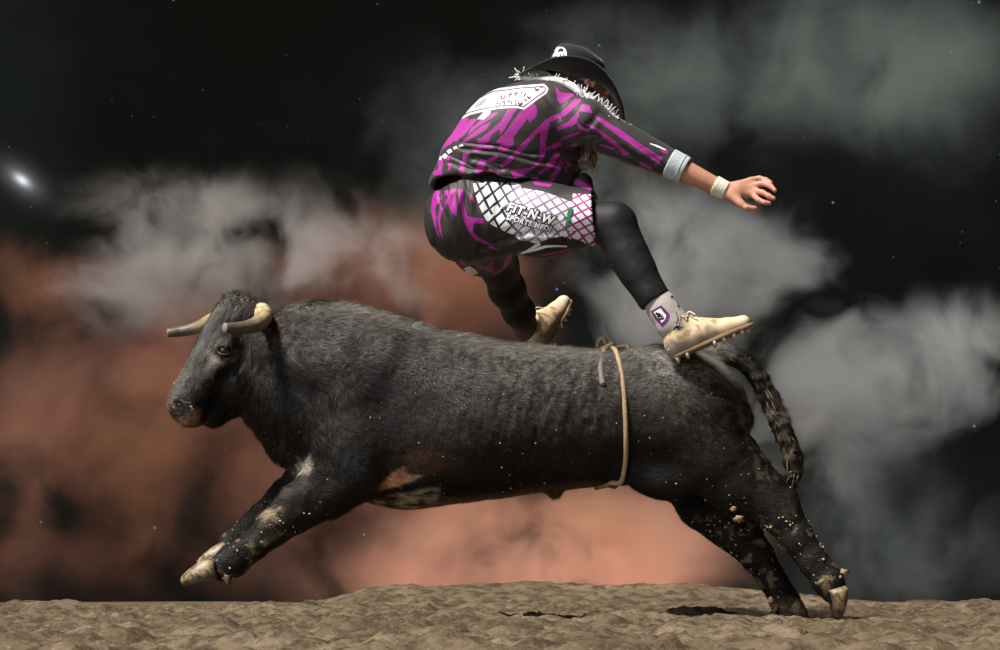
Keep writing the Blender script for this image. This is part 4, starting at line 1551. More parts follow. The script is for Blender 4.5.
def build_man():
    root = empty('person', tuple(P(560, 362, -0.1)))
    tag(root, 'man in pink and black striped jersey and black hat leaping over the bull', 'person')

    # ---------------- body: one continuous skin
    f = Field((-0.30, -0.36, 0.92), (1.05, 0.92, 2.10), 0.0050)
    for py, xa, xb, yw in ((150, 475, 555, .13), (178, 470, 530, .125)):
        f.ell(P((xa + xb) / 2, py, 0.04), ((xb - xa) / 2 / PXM, yw, 0.14), rotxz(50), 0.08)
    f.ell(P(535, 122, 0.04), (0.16, 0.18, 0.12), rotxz(50), 0.08)
    f.ell(P(478, 214, 0.03), (0.13, 0.155, 0.115), None, 0.08)
    f.cone(P(556, 104, 0.035), P(576, 92, 0.03), 0.062, 0.056, 0.04)
    # head: skull, face, jaw, nose, ears
    hd = np.array((0.80, 0.30, -0.52)); hd /= np.linalg.norm(hd)                 # the way he looks
    hu = np.array((0.30, 0.10, 0.94)); hu -= hu @ hd * hd; hu /= np.linalg.norm(hu)
    hr = np.cross(hd, hu)                                                        # his right
    R = [hd, hr, hu]

    def Q(a, b, c):
        return HEADC + hd * a + hr * b + hu * c
    f.ell(Q(-0.012, 0, 0.020), (0.090, 0.072, 0.085), R, 0.03)
    f.ell(Q(0.035, 0, -0.035), (0.060, 0.060, 0.080), R, 0.03)
    f.ell(Q(0.050, 0, -0.085), (0.036, 0.040, 0.030), R, 0.03)
    f.cone(Q(0.088, 0, 0.010), Q(0.108, 0, -0.028), 0.009, 0.014, 0.014)
    f.ell(Q(0.084, 0, 0.026), (0.016, 0.055, 0.012), R, 0.015)
    f.ell(Q(0.092, 0, -0.062), (0.012, 0.026, 0.008), R, 0.01)
    f.ell(Q(0.090, 0, -0.076), (0.012, 0.022, 0.008), R, 0.01)
    for s in (-1, 1):
        f.ell(Q(0.092, s * 0.031, 0.006), (0.016, 0.016, 0.010), R, 0.01, 'sub')
        e = Q(-0.002, s * 0.082, 0.006)
        f.ell(e, (0.022, 0.015, 0.035), R, 0.006)
        f.ell(e + hr * s * 0.012 + hd * 0.003, (0.010, 0.010, 0.020), R, 0.006, 'sub')
    arm_chain(f, S_R, E_R, W_R, 0, 0.012)
    arm_chain(f, S_L, E_L, W_L, 0)
    f.ell(S_R + (-0.03, 0.02, 0), (0.055, 0.05, 0.05), None, 0.04)
    f.ell(S_L, (0.06, 0.055, 0.055), None, 0.04)
    handR = hand(f, W_R + np.array((0.012, -0.002, -0.006)), (0.93, -0.08, 0.10), (-0.04, 0.30, 0.95), (0.05, -0.93, -0.34), 1.06)
    hand(f, W_L + np.array((0.0, 0.012, 0)), (0.25, 0.93, 0.10), (0.4, -0.2, 0.9), (0.8, -0.3, -0.4), 1.06)
    leg_chain(f, HIP_R, KNEE_R, ANK_R, -0.008)
    leg_chain(f, HIP_L, KNEE_L, ANK_L, -0.008)
    v, q = f.nets(1)
    n = normals(v, q)
    col = np.tile(np.array((0.50, 0.245, 0.165)), (len(v), 1)) * (1 + 0.12 * fbm(v * 22, 3, 5))[:, None]
    uu, ww = topx(v)
    tipm = sstep(uu, 752, 768) + sstep(ww, 205, 212) * (uu > 715)
    col = col * (1 - 0.5 * np.clip(tipm, 0, 1)[:, None]) + np.array((0.56, 0.20, 0.14)) * 0.5 * np.clip(tipm, 0, 1)[:, None]
    ph = (v - HEADC) @ np.array(R).T
    scalp = (ph[:, 2] > 0.045) & (np.linalg.norm(ph, axis=1) < 0.16)
    hairm = (scalp | ((ph[:, 0] < -0.035) & (ph[:, 2] > -0.05))) & (np.linalg.norm(ph, axis=1) < 0.16)
    col[hairm] = (0.085, 0.045, 0.022)
    body = obj('body', mesh_from('person_body', v, q, cols={'tint': np.clip(col, 0.01, 1)}), M_SKIN, root)
    for s in (-1, 1):
        e = obj('eye', mesh_from('man_eye', *uv_sphere(Q(0.080, s * 0.031, 0.006), 0.0115, 14, 10)), simple_mat('eye_white', (0.7, 0.68, 0.65), 0.2, 0.5, 0.05), body)
        obj('iris', mesh_from('man_iris', *uv_sphere(Q(0.0885, s * 0.031, 0.006), 0.0055, 12, 8)), simple_mat('iris_brown', (0.03, 0.018, 0.01), 0.15, 0.5, 0.05), e)

    # ---------------- jersey
    j = Field((-0.33, -0.36, 1.46), (0.72, 0.62, 2.02), 0.0042)
    py = np.array([193, 186, 178, 165, 150, 135, 120, 105, 95, 87, 81, 77], float)
    xl = np.array([433, 430, 430, 434, 440, 450, 460, 472, 483, 500, 522, 545], float)
    xr = np.array([577, 578, 579, 581, 584, 589, 594, 600, 602, 600, 594, 580], float)
    yw = np.array([.185, .188, .19, .195, .20, .205, .20, .185, .165, .135, .10, .05])
    z = CAMZ + (HOR - py) / PXM
    o = np.argsort(z)
    j.loft(2, z[o], ((xl - 500) / PXM)[o], ((xr - 500) / PXM)[o], np.full(len(o), 0.04), yw[o], 0.03, 2.15)
    j.ell(P(584, 121, -0.11), (0.080, 0.085, 0.080), None, 0.05)
    dirn = (E_R - S_R) / np.linalg.norm(E_R - S_R)
    cuffp = P(672, 164.5, -0.17)
    j.cone(P(590, 126, -0.13), cuffp + dirn * 0.05, 0.076, 0.0475, 0.045)
    dl = (E_L - S_L) / np.linalg.norm(E_L - S_L)
    j.cone(S_L, E_L + dl * 0.05, 0.085, 0.062, 0.04)
    # waist pulled in a little at the front
    x = j.ax[0][:, None, None]; yy = j.ax[1][None, :, None]; zz = j.ax[2][None, None, :]
    j.shell(0.010)
    j.cut(cuffp, dirn)
    j.cut(E_L, dl)
    hem = lambda X, Y: CAMZ + (HOR - (179.5 + 12 * sstep(X, P(480, 0)[0], P(575, 0)[0]) + 10.0 * sstep(Y, -0.06, 0.14) * (1 - sstep(X, P(500, 0)[0], P(560, 0)[0])) + 1.2 * np.sin(X * 40))) / PXM
    hz = hem(x, yy)
    j.d = np.maximum(j.d, (hz - zz).astype(np.float32))
    # neck opening
    j.cone(P(566, 99, 0.035), P(592, 84, 0.03), 0.066, 0.075, 0.01, 1.0, 'sub')
    v, q = j.nets(1)
    n = normals(v, q)
    u, w = topx(v)
    folds = 0.0
    pn = np.stack([(u * 0.25 + w * 0.97) * 0.085, v[:, 1] * 4, (u * 0.97 - w * 0.25) * 0.018], 1)
    low = sstep(w, 130, 165)
    folds = folds + 0.0085 * low * fbm(pn, 3, 3) + 0.003 * (1 - low) * fbm(pn * 0.8, 2, 4)
    for pts, depth, wd in (([(462, 146), (500, 150), (540, 160), (575, 166)], 0.013, 4.0), ([(475, 158), (520, 172), (556, 180)], 0.009, 4.0),
                           ([(590, 150), (562, 150), (535, 158)], 0.011, 4.5), ([(588, 146), (572, 170), (560, 186)], 0.009, 5.0),
                           ([(598, 138), (575, 140), (555, 146)], 0.009, 4.0), ([(450, 160), (470, 168), (500, 172)], 0.009, 4.0),
                           ([(596, 118), (588, 128), (590, 146)], 0.007, 4.0), ([(600, 112), (630, 140), (660, 166)], 0.005, 3.5),
                           ([(545, 95), (552, 108), (560, 118)], 0.004, 3.0), ([(600, 145), (625, 152), (655, 166)], 0.006, 3.5)):
        d = poly_dist(u, w, pts)
        d2 = poly_dist(u, w - 5.5, pts)
        folds = folds - depth * np.exp(-(d / wd) ** 2) + depth * 0.6 * np.exp(-(d2 / wd) ** 2)
    nearm = (v[:, 1] < 0.12)
    v = v + n * (folds * nearm)[:, None]

    def c2(pts):          # crop-2 coordinates of the photograph study -> pixels
        return [(420 + a / 3.825, 30 + b / 3.825) for a, b in pts]

    def c3(pts):
        return [(550 + a / 3.25, 30 + b / 3.25) for a, b in pts]
    def crop(ox, oy, sc, polys):
        return [[(ox + a / sc, oy + b / sc) for a, b in pl] for pl in polys]
    shapes = crop(425, 110, 7.65, [
        [(275, 70), (340, 65), (210, 250), (130, 300), (40, 420), (45, 370), (120, 290), (200, 200)],
        [(350, 70), (405, 70), (300, 190), (240, 240), (215, 240), (290, 150)],
        [(470, 40), (560, 15), (540, 40), (420, 120), (330, 190), (360, 140)],
        [(505, 95), (470, 150), (300, 250), (270, 250), (350, 190), (440, 120)],
        [(650, 0), (700, 0), (600, 110), (560, 150), (500, 200), (420, 260), (400, 245), (480, 180), (560, 110)],
        [(740, 0), (765, 20), (765, 80), (680, 190), (670, 240), (610, 310), (580, 320), (560, 305), (600, 260), (540, 250), (600, 190)],
        [(765, 240), (765, 290), (690, 350), (670, 340), (720, 285)], [(600, 400), (660, 350), (680, 370), (600, 445), (570, 430)],
        [(440, 380), (470, 390), (430, 490), (385, 480), (400, 410)], [(300, 330), (350, 325), (310, 380), (300, 485), (262, 480), (280, 385)],
        [(170, 370), (200, 345), (200, 455), (178, 460)], [(95, 385), (130, 375), (130, 480), (150, 500), (70, 500), (60, 470), (100, 460)],
        [(540, 345), (570, 355), (520, 395), (450, 395)], [(490, 440), (515, 460), (520, 540), (480, 530)], [(550, 470), (570, 480), (600, 540), (565, 540)],
        [(400, 220), (500, 215), (480, 250), (420, 265)], [(660, 480), (700, 465), (765, 450), (765, 500), (690, 520)],
        [(440, 280), (530, 270), (520, 295), (440, 300)], [(360, 300), (440, 275), (430, 310), (380, 320)]])
    shapes += crop(500, 75, 5.42, [
        [(180, 150), (200, 180), (200, 220), (160, 260), (150, 235), (100, 300), (70, 340), (75, 375), (30, 415), (0, 415), (0, 370), (30, 320), (80, 240), (120, 195)],
        [(0, 260), (40, 190), (90, 180), (50, 250), (0, 330)], [(300, 50), (320, 90), (360, 100), (420, 95), (330, 155), (315, 140), (305, 90)],
        [(410, 125), (440, 140), (360, 215), (270, 255), (235, 290), (170, 350), (100, 435), (75, 435), (90, 400), (200, 290), (250, 240), (330, 205)],
        [(270, 255), (245, 370), (240, 420), (210, 430), (220, 370), (215, 300)], [(420, 200), (430, 220), (400, 265), (310, 305), (310, 280), (370, 255)],
        [(430, 310), (425, 320), (330, 360), (335, 340), (380, 320)],
        [(320, 360), (330, 380), (250, 410), (235, 440), (215, 480), (130, 540), (70, 550), (60, 520), (170, 500), (210, 450), (240, 400)],
        [(300, 425), (330, 420), (290, 490), (220, 540), (205, 535), (250, 490)], [(320, 465), (345, 450), (310, 540), (265, 610), (245, 605), (290, 520)],
        [(355, 460), (375, 455), (365, 510), (350, 540)], [(170, 550), (205, 560), (225, 590), (180, 570)], [(40, 450), (60, 460), (20, 505), (0, 500)], [(380, 385), (415, 370), (420, 380), (380, 395)]])
    shapes += crop(570, 90, 6.5, [
        [(155, 165), (190, 175), (330, 255), (450, 345), (600, 440), (580, 475), (540, 450), (400, 355), (300, 290), (190, 205)],
        [(90, 220), (140, 225), (200, 265), (290, 330), (350, 385), (385, 420), (350, 420), (290, 370), (210, 300), (140, 245)], [(45, 215), (115, 260), (120, 275), (60, 250)],
        [(80, 90), (125, 100), (145, 150), (85, 140), (60, 135), (50, 150), (45, 210), (0, 240), (0, 205), (50, 160)], [(190, 350), (280, 380), (290, 395), (200, 365)],
        [(0, 90), (40, 55), (75, 60), (0, 130)], [(585, 385), (640, 390), (635, 410), (600, 405)], [(450, 465), (530, 505), (530, 522), (470, 490)], [(0, 295), (60, 280), (55, 290), (0, 305)]])
    stripe = np.full(len(v), 1e3)
    for pl in shapes:
        stripe = np.minimum(stripe, poly_sdf(u, w, pl))
    stripe = np.where((v[:, 1] > 0.10), 6 * vnoise(np.stack([u * 0.06 + w * 0.05, v[:, 1] * 9, w * 0.012], 1), 8) + 0.5, stripe)
    stripe = stripe - 0.15 + 0.25 * vnoise(v * 60, 88)
    badge = poly_sdf(u, w, [(462, 118), (466, 108), (478, 97), (492, 90), (520, 86), (544, 84.5), (547.5, 88.5), (546, 92), (534, 101), (524, 108.5), (516, 107), (500, 107.5), (486, 110), (470, 114)])
    badge = np.where(v[:, 1] > 0.14, 50, badge)
    hemd = (w - (CAMZ * 0 + 181)) * 0
    jer = obj('jersey', mesh_from('jersey', v, q, attrs={'stripe': stripe / PXM, 'badge': badge / PXM}), M_JERSEY, root)
    tag(jer, 'loose magenta and black zebra striped jersey')
    dj = Decal(v, q)
    # back badge lettering and its white figure
    bx = lambda p: (450 + p[0] / 9.09, 70 + p[1] / 9.09)
    marks = [([(468, 228), (466, 262)], 9), ([(468, 262), (488, 256)], 9), ([(500, 222), (495, 258)], 9), ([(530, 220), (562, 212)], 10), ([(546, 218), (540, 248)], 8), ([(585, 214), (615, 204)], 10),
             ([(600, 210), (594, 236)], 8), ([(640, 204), (660, 206)], 9), ([(690, 205), (668, 240)], 8), ([(420, 306), (440, 296)], 8), ([(455, 292), (452, 318)], 8), ([(478, 290), (500, 284)], 8),
             ([(495, 292), (490, 318)], 8), ([(520, 290), (545, 280)], 8), ([(560, 282), (556, 308)], 8), ([(585, 278), (606, 284)], 9), ([(600, 300), (590, 310)], 9), ([(620, 292), (632, 316), (658, 296)], 16),
             ([(680, 262), (692, 278)], 16), ([(700, 238), (716, 256), (728, 240)], 13), ([(772, 164), (786, 186), (806, 170)], 15), ([(822, 152), (836, 160)], 12)]
    for pts, wd in marks:
        vv, ff = stroke([pw(*bx(p)) for p in pts], wd / 9.09 / PXM)
        dj.put('badge_lettering', vv, ff, (0, 0, CAMZ), (1, 0, 0), (0, 0, 1), 0.0025, M_PINKPRINT, jer)
    def flat(name, pts, mat, lift=0.003, parent=jer, dec=dj):
        vv, ff = fan([pw(*p) for p in pts])
        return dec.put(name, vv, ff, (0, 0, CAMZ), (1, 0, 0), (0, 0, 1), lift, mat, parent)
    flat('badge_emblem', [(473, 108), (478, 103), (484, 99), (487, 98), (485, 102), (480, 106)], simple_mat('grey_print', (0.30, 0.30, 0.31), 0.6, 0.3, 0.3), 0.0025)
    flat('badge_tail', [(485, 110), (492, 107), (490, 114), (484, 119.5), (477, 119), (482, 114)], M_WPRINT, 0.0025)
    for a, b, wd in (((436.5, 157.5), (441.5, 158.5), 3.6), ((443, 157.6), (446.5, 154.5), 4.0), ((447.5, 152.5), (451.5, 150), 3.6), ((453.5, 148.5), (457, 147), 2.6), ((459, 146), (463, 145), 2.2)):
        vv, ff = stroke([pw(*a), pw(*b)], wd / PXM)
        dj.put('hem_badge', vv, ff, (0, 0, CAMZ), (1, 0, 0), (0, 0, 1), 0.003, M_WPRINT, jer)

    vv, ff = stroke([pw(650, 143.5), pw(657, 146), pw(666, 150)], [0.8 / PXM, 2.0 / PXM, 1.0 / PXM])
    dj.put('sleeve_piping', vv, ff, (0, 0, CAMZ), (1, 0, 0), (0, 0, 1), 0.003, M_WPRINT, jer)
    # white fringe along the yoke
    rng = random.Random(8)
    spine = curve_pts([P(521, 76.5, 0.06), P(531, 79.5, -0.03), P(545, 79.5, -0.07), P(560, 81, -0.095), P(572, 86.5, -0.115), P(583, 95, -0.13), P(594, 103, -0.145), P(606, 112, -0.155), P(620, 121, -0.165), P(633, 128, -0.17)], 80)
    rr = np.interp(np.linspace(0, 1, 80), [0, 0.25, 0.5, 0.75, 1], [0.013, 0.010, 0.014, 0.013, 0.003])
    br = obj('fringe', mesh_from('fringe_band', *tube(spine, rr, 10)), M_WHITE, jer)
    tag(br, 'white fringed trim along the yoke')
    paths = []
    for i in range(460):
        k = int(79 * rng.random() ** 0.9)
        s = spine[k]
        d = np.array((rng.uniform(-0.7, 0.7), rng.uniform(-1, 0.2), rng.uniform(-0.3, 0.8)))
        if k < 9:
            d = np.array((rng.uniform(-1.4, 0.1), rng.uniform(-0.6, 0.6), rng.uniform(-0.25, 1.0)))
        if 45 < k < 66 and rng.random() < 0.5:
            d = np.array((rng.uniform(0.1, 1.0), rng.uniform(-0.5, 0.2), rng.uniform(0.2, 1.0)))
        l = rng.uniform(0.008, 0.024) * (1.5 if 44 < k < 68 else 1.0) * (1.5 if k < 9 else 1.0) * (0.4 if k > 70 else 1)
        d2 = d + np.array([rng.uniform(-0.6, 0.6) for _ in range(3)])
        paths.append(curve_pts([s, s + d * l * 0.55, s + d * l * 0.55 + d2 * l * 0.5], 5))
    tag(obj('fringe_threads', strands_mesh('fringe_threads', paths, 0.0024, 0.0014), M_WHITE, br), kind='stuff')

    # elastic cuff and wrist tape
    cuff = Field((0.50, -0.32, 1.50), (0.78, -0.05, 1.76), 0.0032)
    d = dirn
    cuff.cone(cuffp - d * 0.012, cuffp + d * 0.055, 0.0535, 0.0500, 0.01)
    cuff.cut(cuffp + d * 0.052, d)
    cuff.cut(cuffp - d * 0.012, -d)
    cv, cq = cuff.nets(1)
    co = obj('sleeve_cuff', mesh_from('sleeve_cuff', cv, cq), M_CUFF, jer)
    tag(co, 'pale grey elastic cuff at the end of the sleeve')
    ringp = cuffp + d * 0.033
    a = np.array((0, 1.0, 0)); a -= a @ d * d; a /= np.linalg.norm(a); b = np.cross(d, a)
    obj('cuff_seam', mesh_from('cuff_seam', *tube([ringp + 0.0518 * (a * math.cos(t) + b * math.sin(t)) for t in np.linspace(0, 2 * math.pi, 40, endpoint=False)], 0.0018, 6, closed=True)), M_CUFF, co)
    wd = (W_R - E_R) / np.linalg.norm(W_R - E_R)
    tp = Field((0.66, -0.30, 1.44), (0.90, -0.08, 1.68), 0.0028)
    tp.cone(W_R - wd * 0.05, W_R + wd * 0.03, 0.0365, 0.0320, 0.01)
    tp.cut(W_R + wd * 0.010, wd)
    tp.cut(W_R - wd * 0.038, -wd)
    tv, tq = tp.nets(1)
    tn = normals(tv, tq)
    tv = tv + tn * (0.0006 * np.sin(((tv - W_R) @ wd) * 640))[:, None]
    tag(obj('wrist_tape', mesh_from('wrist_tape', tv, tq), M_TAPE, root), 'cream athletic tape wound round the wrist')

    # ---------------- shorts
    s = Field((-0.33, -0.33, 1.06), (0.42, 0.62, 1.70), 0.0042)
    s.ell(P(474, 219, 0.035), (0.165, 0.185, 0.150), rotxz(0), 0.05)
    s.ell(P(462, 212, 0.035), (0.120, 0.18, 0.115), rotxz(0), 0.05)
    s.cone(P(474, 196, 0.035), P(520, 196, 0.02), 0.11, 0.09, 0.05, 1.4)
    for sgn in (-1, 1):
        s.ell(P(464, 226, 0.04 + sgn * 0.085), (0.135, 0.10, 0.130), None, 0.04)
    s.cone(P(500, 218, -0.045), P(545, 220, -0.10), 0.130, 0.126, 0.05)
    s.cone(P(545, 220, -0.11), P(600, 217, -0.175), 0.126, 0.096, 0.04)
    s.cone(P(480, 226, 0.12), P(484, 252, 0.40), 0.125, 0.118, 0.05)
    hemR = P(597, 217, -0.14)
    s.shell(0.010)
    s.cut(hemR, (0.97, -0.18, 0.10))
    s.cut(P(484, 252, 0.345), (0.02, 0.93, -0.30))
    top = P(480, 181, 0)
    s.cut(top, (-0.26, 0, 0.965))
    v, q = s.nets(1)
    n = normals(v, q)
    u, w = topx(v)
    pn = np.stack([(u - 0.15 * w) * 0.10, v[:, 1] * 5, (w + 0.2 * u) * 0.03], 1)
    pn2 = np.stack([(u * 0.35 + w) * 0.09, v[:, 1] * 5, u * 0.02], 1)
    butt = 1 - sstep(u, 480, 520)
    fo = 0.008 * butt * fbm(pn * np.array((1.5, 1, 1)), 3, 6) + 0.005 * (1 - butt) * fbm(pn2, 3, 7)
    fo = fo + 0.005 * butt * sstep(w, 190, 198) * (1 - sstep(w, 198, 220)) * np.sin(u * 0.55 + 2 * fbm(v * 14, 2, 2))
    for pts, depth, wd2 in (([(500, 246), (530, 236), (560, 238)], 0.012, 4), ([(480, 250), (510, 243), (535, 246)], 0.008, 4), ([(548, 234), (575, 236), (592, 242)], 0.008, 3.5)):
        fo = fo - depth * np.exp(-(poly_dist(u, w, pts) / wd2) ** 2)
    v = v + n * (fo * (v[:, 1] < 0.2))[:, None]

    shapes = crop(420, 170, 5.65, [
        [(60, 160), (80, 130), (130, 170), (90, 200), (75, 280), (60, 230)], [(115, 180), (130, 190), (110, 290), (130, 390), (110, 350), (95, 270)],
        [(160, 150), (200, 130), (210, 200), (210, 265), (180, 240), (155, 190)],
        [(215, 110), (240, 105), (250, 200), (265, 260), (360, 275), (365, 300), (300, 300), (300, 350), (350, 395), (420, 425), (400, 435), (310, 390), (270, 340), (240, 270), (225, 180)],
        [(285, 135), (300, 150), (310, 185), (285, 165)], [(70, 200), (85, 210), (95, 330), (120, 400), (95, 360), (75, 280)], [(140, 150), (152, 160), (150, 225), (138, 200)],
        [(85, 112), (110, 118), (105, 150), (80, 140)], [(128, 118), (160, 112), (165, 146), (135, 150)], [(175, 110), (205, 105), (200, 128), (170, 140)], [(330, 455), (400, 435), (480, 410), (400, 447)], [(215, 505), (240, 505), (260, 530), (250, 540)], [(255, 520), (320, 560), (300, 560)],
        [(225, 565), (250, 585), (240, 592)], [(310, 575), (350, 575), (330, 590)], [(480, 430), (565, 425), (565, 435), (500, 442)]])
    shapes += [[(533, 182), (552, 184), (550, 187), (535, 185)], [(578, 180), (594, 186), (594, 192), (580, 187)], [(540, 254), (572, 248), (570, 250.5), (544, 256)]]
    stripe = np.full(len(v), 1e3)
    for pl in shapes:
        stripe = np.minimum(stripe, poly_sdf(u, w, pl))
    stripe = np.where(v[:, 1] > 0.16, 5 * vnoise(np.stack([u * 0.09, v[:, 1] * 12, w * 0.05], 1), 18), stripe) + 0.3 * vnoise(v * 60, 87)
    panel = poly_sdf(u, w, [(473, 184), (490, 182), (520, 183), (522, 188), (545, 192), (572, 202), (573, 194), (586, 194), (602, 196), (602, 246), (590, 243), (572, 238), (562, 234),
                            (548, 236), (542, 241.5), (538, 243), (522, 238), (508, 233), (492, 225), (486, 220), (480, 208), (475, 194)])
    panel = np.where(v[:, 1] > 0.06, 50, panel)
    ax = math.radians(-12)
    nu = ((u - 480) * math.cos(ax) - (w - 190) * math.sin(ax) * -1)
    du, dw = u - 480, -(w - 190)
    along = du * math.cos(ax) + dw * math.sin(ax)
    acrs = -du * math.sin(ax) + dw * math.cos(ax)
    sq = 1.0
    netu = along / 13.0 * sq
    netv = acrs / np.interp(u, [480, 500, 530, 560, 590], [17, 16, 11, 10, 9.5])
    sh = obj('shorts', mesh_from('shorts', v, q, attrs={'stripe': stripe / PXM, 'panel': panel / PXM, 'netu': netu, 'netv': netv, 'along': (u - 470) / 130}), M_SHORTS, root)
    tag(sh, 'baggy magenta and black shorts with white net-patterned side panel')
    ds = Decal(v, q)
    for txt, org, size, ang, bold in (('FIT-N-W', (506, 209.8), 11.6, -18.0, 0.0011), ('SPORTS MEDI', (505.5, 219.2), 7.0, -15.5, 0.0007)):
        a = math.radians(ang)
        for mat, off, lift, nm in ((M_INK, bold * 4.8, 0.0030, 'lettering_outline'), (M_WPRINT, bold * 1.5, 0.0055, 'lettering')):
            tv, tf = text_polys(txt, size / PXM, off)
            ds.put(nm, tv[:, :2], tf, (pw(*org)[0], 0, pw(*org)[1] + CAMZ), (math.cos(a), 0, math.sin(a)), (-math.sin(a) + 0.15, 0, math.cos(a)), lift, mat, sh)
    # green running figure of the print
    for pts, wd2 in (([(571.5, 207), (570, 212), (568, 216)], [3, 4.6, 3.6]), ([(568.5, 216), (568, 222), (566, 228)], [3.4, 3.0, 3.4]), ([(563.5, 218), (568, 219), (571, 218)], [2.4, 2.8, 2.4])):
        vv, ff = stroke([pw(*p) for p in pts], [x / PXM for x in wd2])
        ds.put('green_figure', vv, ff, (0, 0, CAMZ), (1, 0, 0), (0, 0, 1), 0.004, M_GREEN, sh)
    # white piping on the lower thigh
    for pts, wd2 in (([(510, 256.5), (526, 252), (540, 243.5)], [1.2, 2.6, 3.4]), ([(528, 252), (546, 246.5), (556, 246), (567, 246.5)], [1.6, 3.0, 2.0, 1.4]), ([(488, 220), (492, 216), (499, 210), (506, 202)], [3.0, 2.0, 1.6, 1.2])):
        vv, ff = stroke([pw(*p) for p in pts], [x / PXM for x in wd2])
        ds.put('piping', vv, ff, (0, 0, CAMZ), (1, 0, 0), (0, 0, 1), 0.004, M_WPRINT, sh)
    vv, ff = fan([pw(*p) for p in [(464, 268), (470, 266), (476, 270), (478, 274), (472, 275), (466, 272)]])
    ds.put('hem_lining', vv, ff, (0, 0, CAMZ), (1, 0, 0), (0, 0, 1), 0.004, M_WPRINT, sh)
    # flap of cloth standing up at the front of the waist
    fl = Field((0.18, -0.20, 1.48), (0.40, 0.16, 1.66), 0.004)
    fl.cone(P(566, 196, -0.02), P(583, 182, -0.01), 0.020, 0.028, 0.03, 1.6)
    fl.cone(P(583, 184, -0.01), P(592, 198, -0.05), 0.026, 0.020, 0.03, 1.6)
    fv, fq = fl.nets(1)
    fu, fw = topx(fv)
    fs = np.minimum(poly_dist(fu, fw, [(577, 182), (593, 190)]) - 3, poly_dist(fu, fw, [(570, 192), (590, 200)]) - 1.5)
    big = np.full(len(fv), 0.2)
    obj('waist_fold', mesh_from('waist_fold', fv, fq, attrs={'stripe': fs / PXM, 'panel': big, 'netu': big, 'netv': big, 'along': big}), M_SHORTS, sh)

    # ---------------- tights
    for Hp, K, A, stop, name in ((HIP_R, KNEE_R, ANK_R, 0.76, 'r'), (HIP_L, KNEE_L, ANK_L, 0.78, 'l')):
        pts = np.array([Hp, K, A])
        t = Field(pts.min(0) - 0.12, pts.max(0) + 0.12, 0.0048)
        t.cone(Hp, K, 0.098, 0.066, 0.04)
        if name == 'r':
            t.ell(K + (0.014, 0, 0.003), (0.060, 0.058, 0.058), None, 0.05)
            t.chain([K + (0, 0, -0.01), P(624, 246, -0.205), P(631, 260, -0.215), P(640, 276, -0.228), P(652, 296, -0.242), A], [0.060, 0.0595, 0.0585, 0.054, 0.0475, 0.044], 0.045)
        else:
            t.chain([K, K + (A - K) * 0.35 + (-0.008, 0, 0), K + (A - K) * 0.7, A], [0.064, 0.062, 0.054, 0.046], 0.05)
        c = K + (A - K) * stop
        dd = (A - K) / np.linalg.norm(A - K)
        t.cut(c, dd)
        v, q = t.nets(2)
        n = normals(v, q)
        v = v + n * (0.0018 * fbm(v * np.array((24, 24, 34)), 3, 9))[:, None]
        lg = obj('tights_leg', mesh_from('tights_leg', v, q), M_TIGHTS, root)
        if name == 'r':
            hp = K + (A - K) * (stop - 0.16)
            a = np.array((0, 1.0, 0)); a -= a @ dd * dd; a /= np.linalg.norm(a); b = np.cross(dd, a)

    # ---------------- socks
    for K, A, stop, name in ((KNEE_R, ANK_R, 0.74, 'r'), (KNEE_L, ANK_L, 0.76, 'l')):
        dd = (A - K) / np.linalg.norm(A - K)
        st0 = K + (A - K) * stop
        en = A + dd * 0.030
        t = Field(np.minimum(st0, en) - 0.09, np.maximum(st0, en) + 0.09, 0.0034)
        t.chain([st0 - dd * 0.02, K + (A - K) * 0.88, A, en], [0.0475, 0.0455, 0.0430, 0.036], 0.02)
        if name == 'r':
            t.cone(A, P(690, 335, -0.265), 0.038, 0.028, 0.03)
        if name == 'r':
            t.cone(P(664, 306, -0.25), P(681, 327, -0.262), 0.046, 0.040, 0.03)
        t.cut(st0, -dd)
        v, q = t.nets(1)
        n = normals(v, q)
        v = v + n * (0.0016 * fbm(v * 34, 3, 12))[:, None]
        u, w = topx(v)
        col = np.tile(np.array((0.42, 0.38, 0.36) if name == 'r' else (0.125, 0.085, 0.075)), (len(v), 1))
        col = col * (1 + 0.25 * fbm(v * 45, 3, 14))[:, None]
        sk = obj('sock', mesh_from('sock', v, q, cols={'tint': col}), M_SOCK, root)
        tag(sk, 'pale grey sock with purple shield badge' if name == 'r' else 'dusty brown sock')
        if name == 'r':
            dk = Decal(v, q)
            sx = lambda p: (640 + p[0] / 7.22, 280 + p[1] / 7.22)
            shield = [(78, 226), (152, 182), (175, 205), (216, 250), (202, 294), (158, 336), (114, 287)]
            inner = [(98, 232), (148, 204), (162, 222), (190, 256), (180, 286), (156, 308), (128, 278)]
            flat('sock_badge', [sx(p) for p in shield], M_PURPLE, 0.002, sk, dk)
            flat('sock_badge_field', [sx(p) for p in inner], M_WPRINT, 0.0032, sk, dk)
            for pts, wd2 in (([(112, 240), (150, 252)], 16), ([(125, 262), (165, 262)], 12), ([(140, 285), (175, 275)], 14), ([(118, 234), (140, 292)], 8)):
                vv, ff = stroke([pw(*sx(p)) for p in pts], wd2 / 7.22 / PXM)
                dk.put('sock_badge_mark', vv, ff, (0, 0, CAMZ), (1, 0, 0), (0, 0, 1), 0.0042, M_INK, sk)
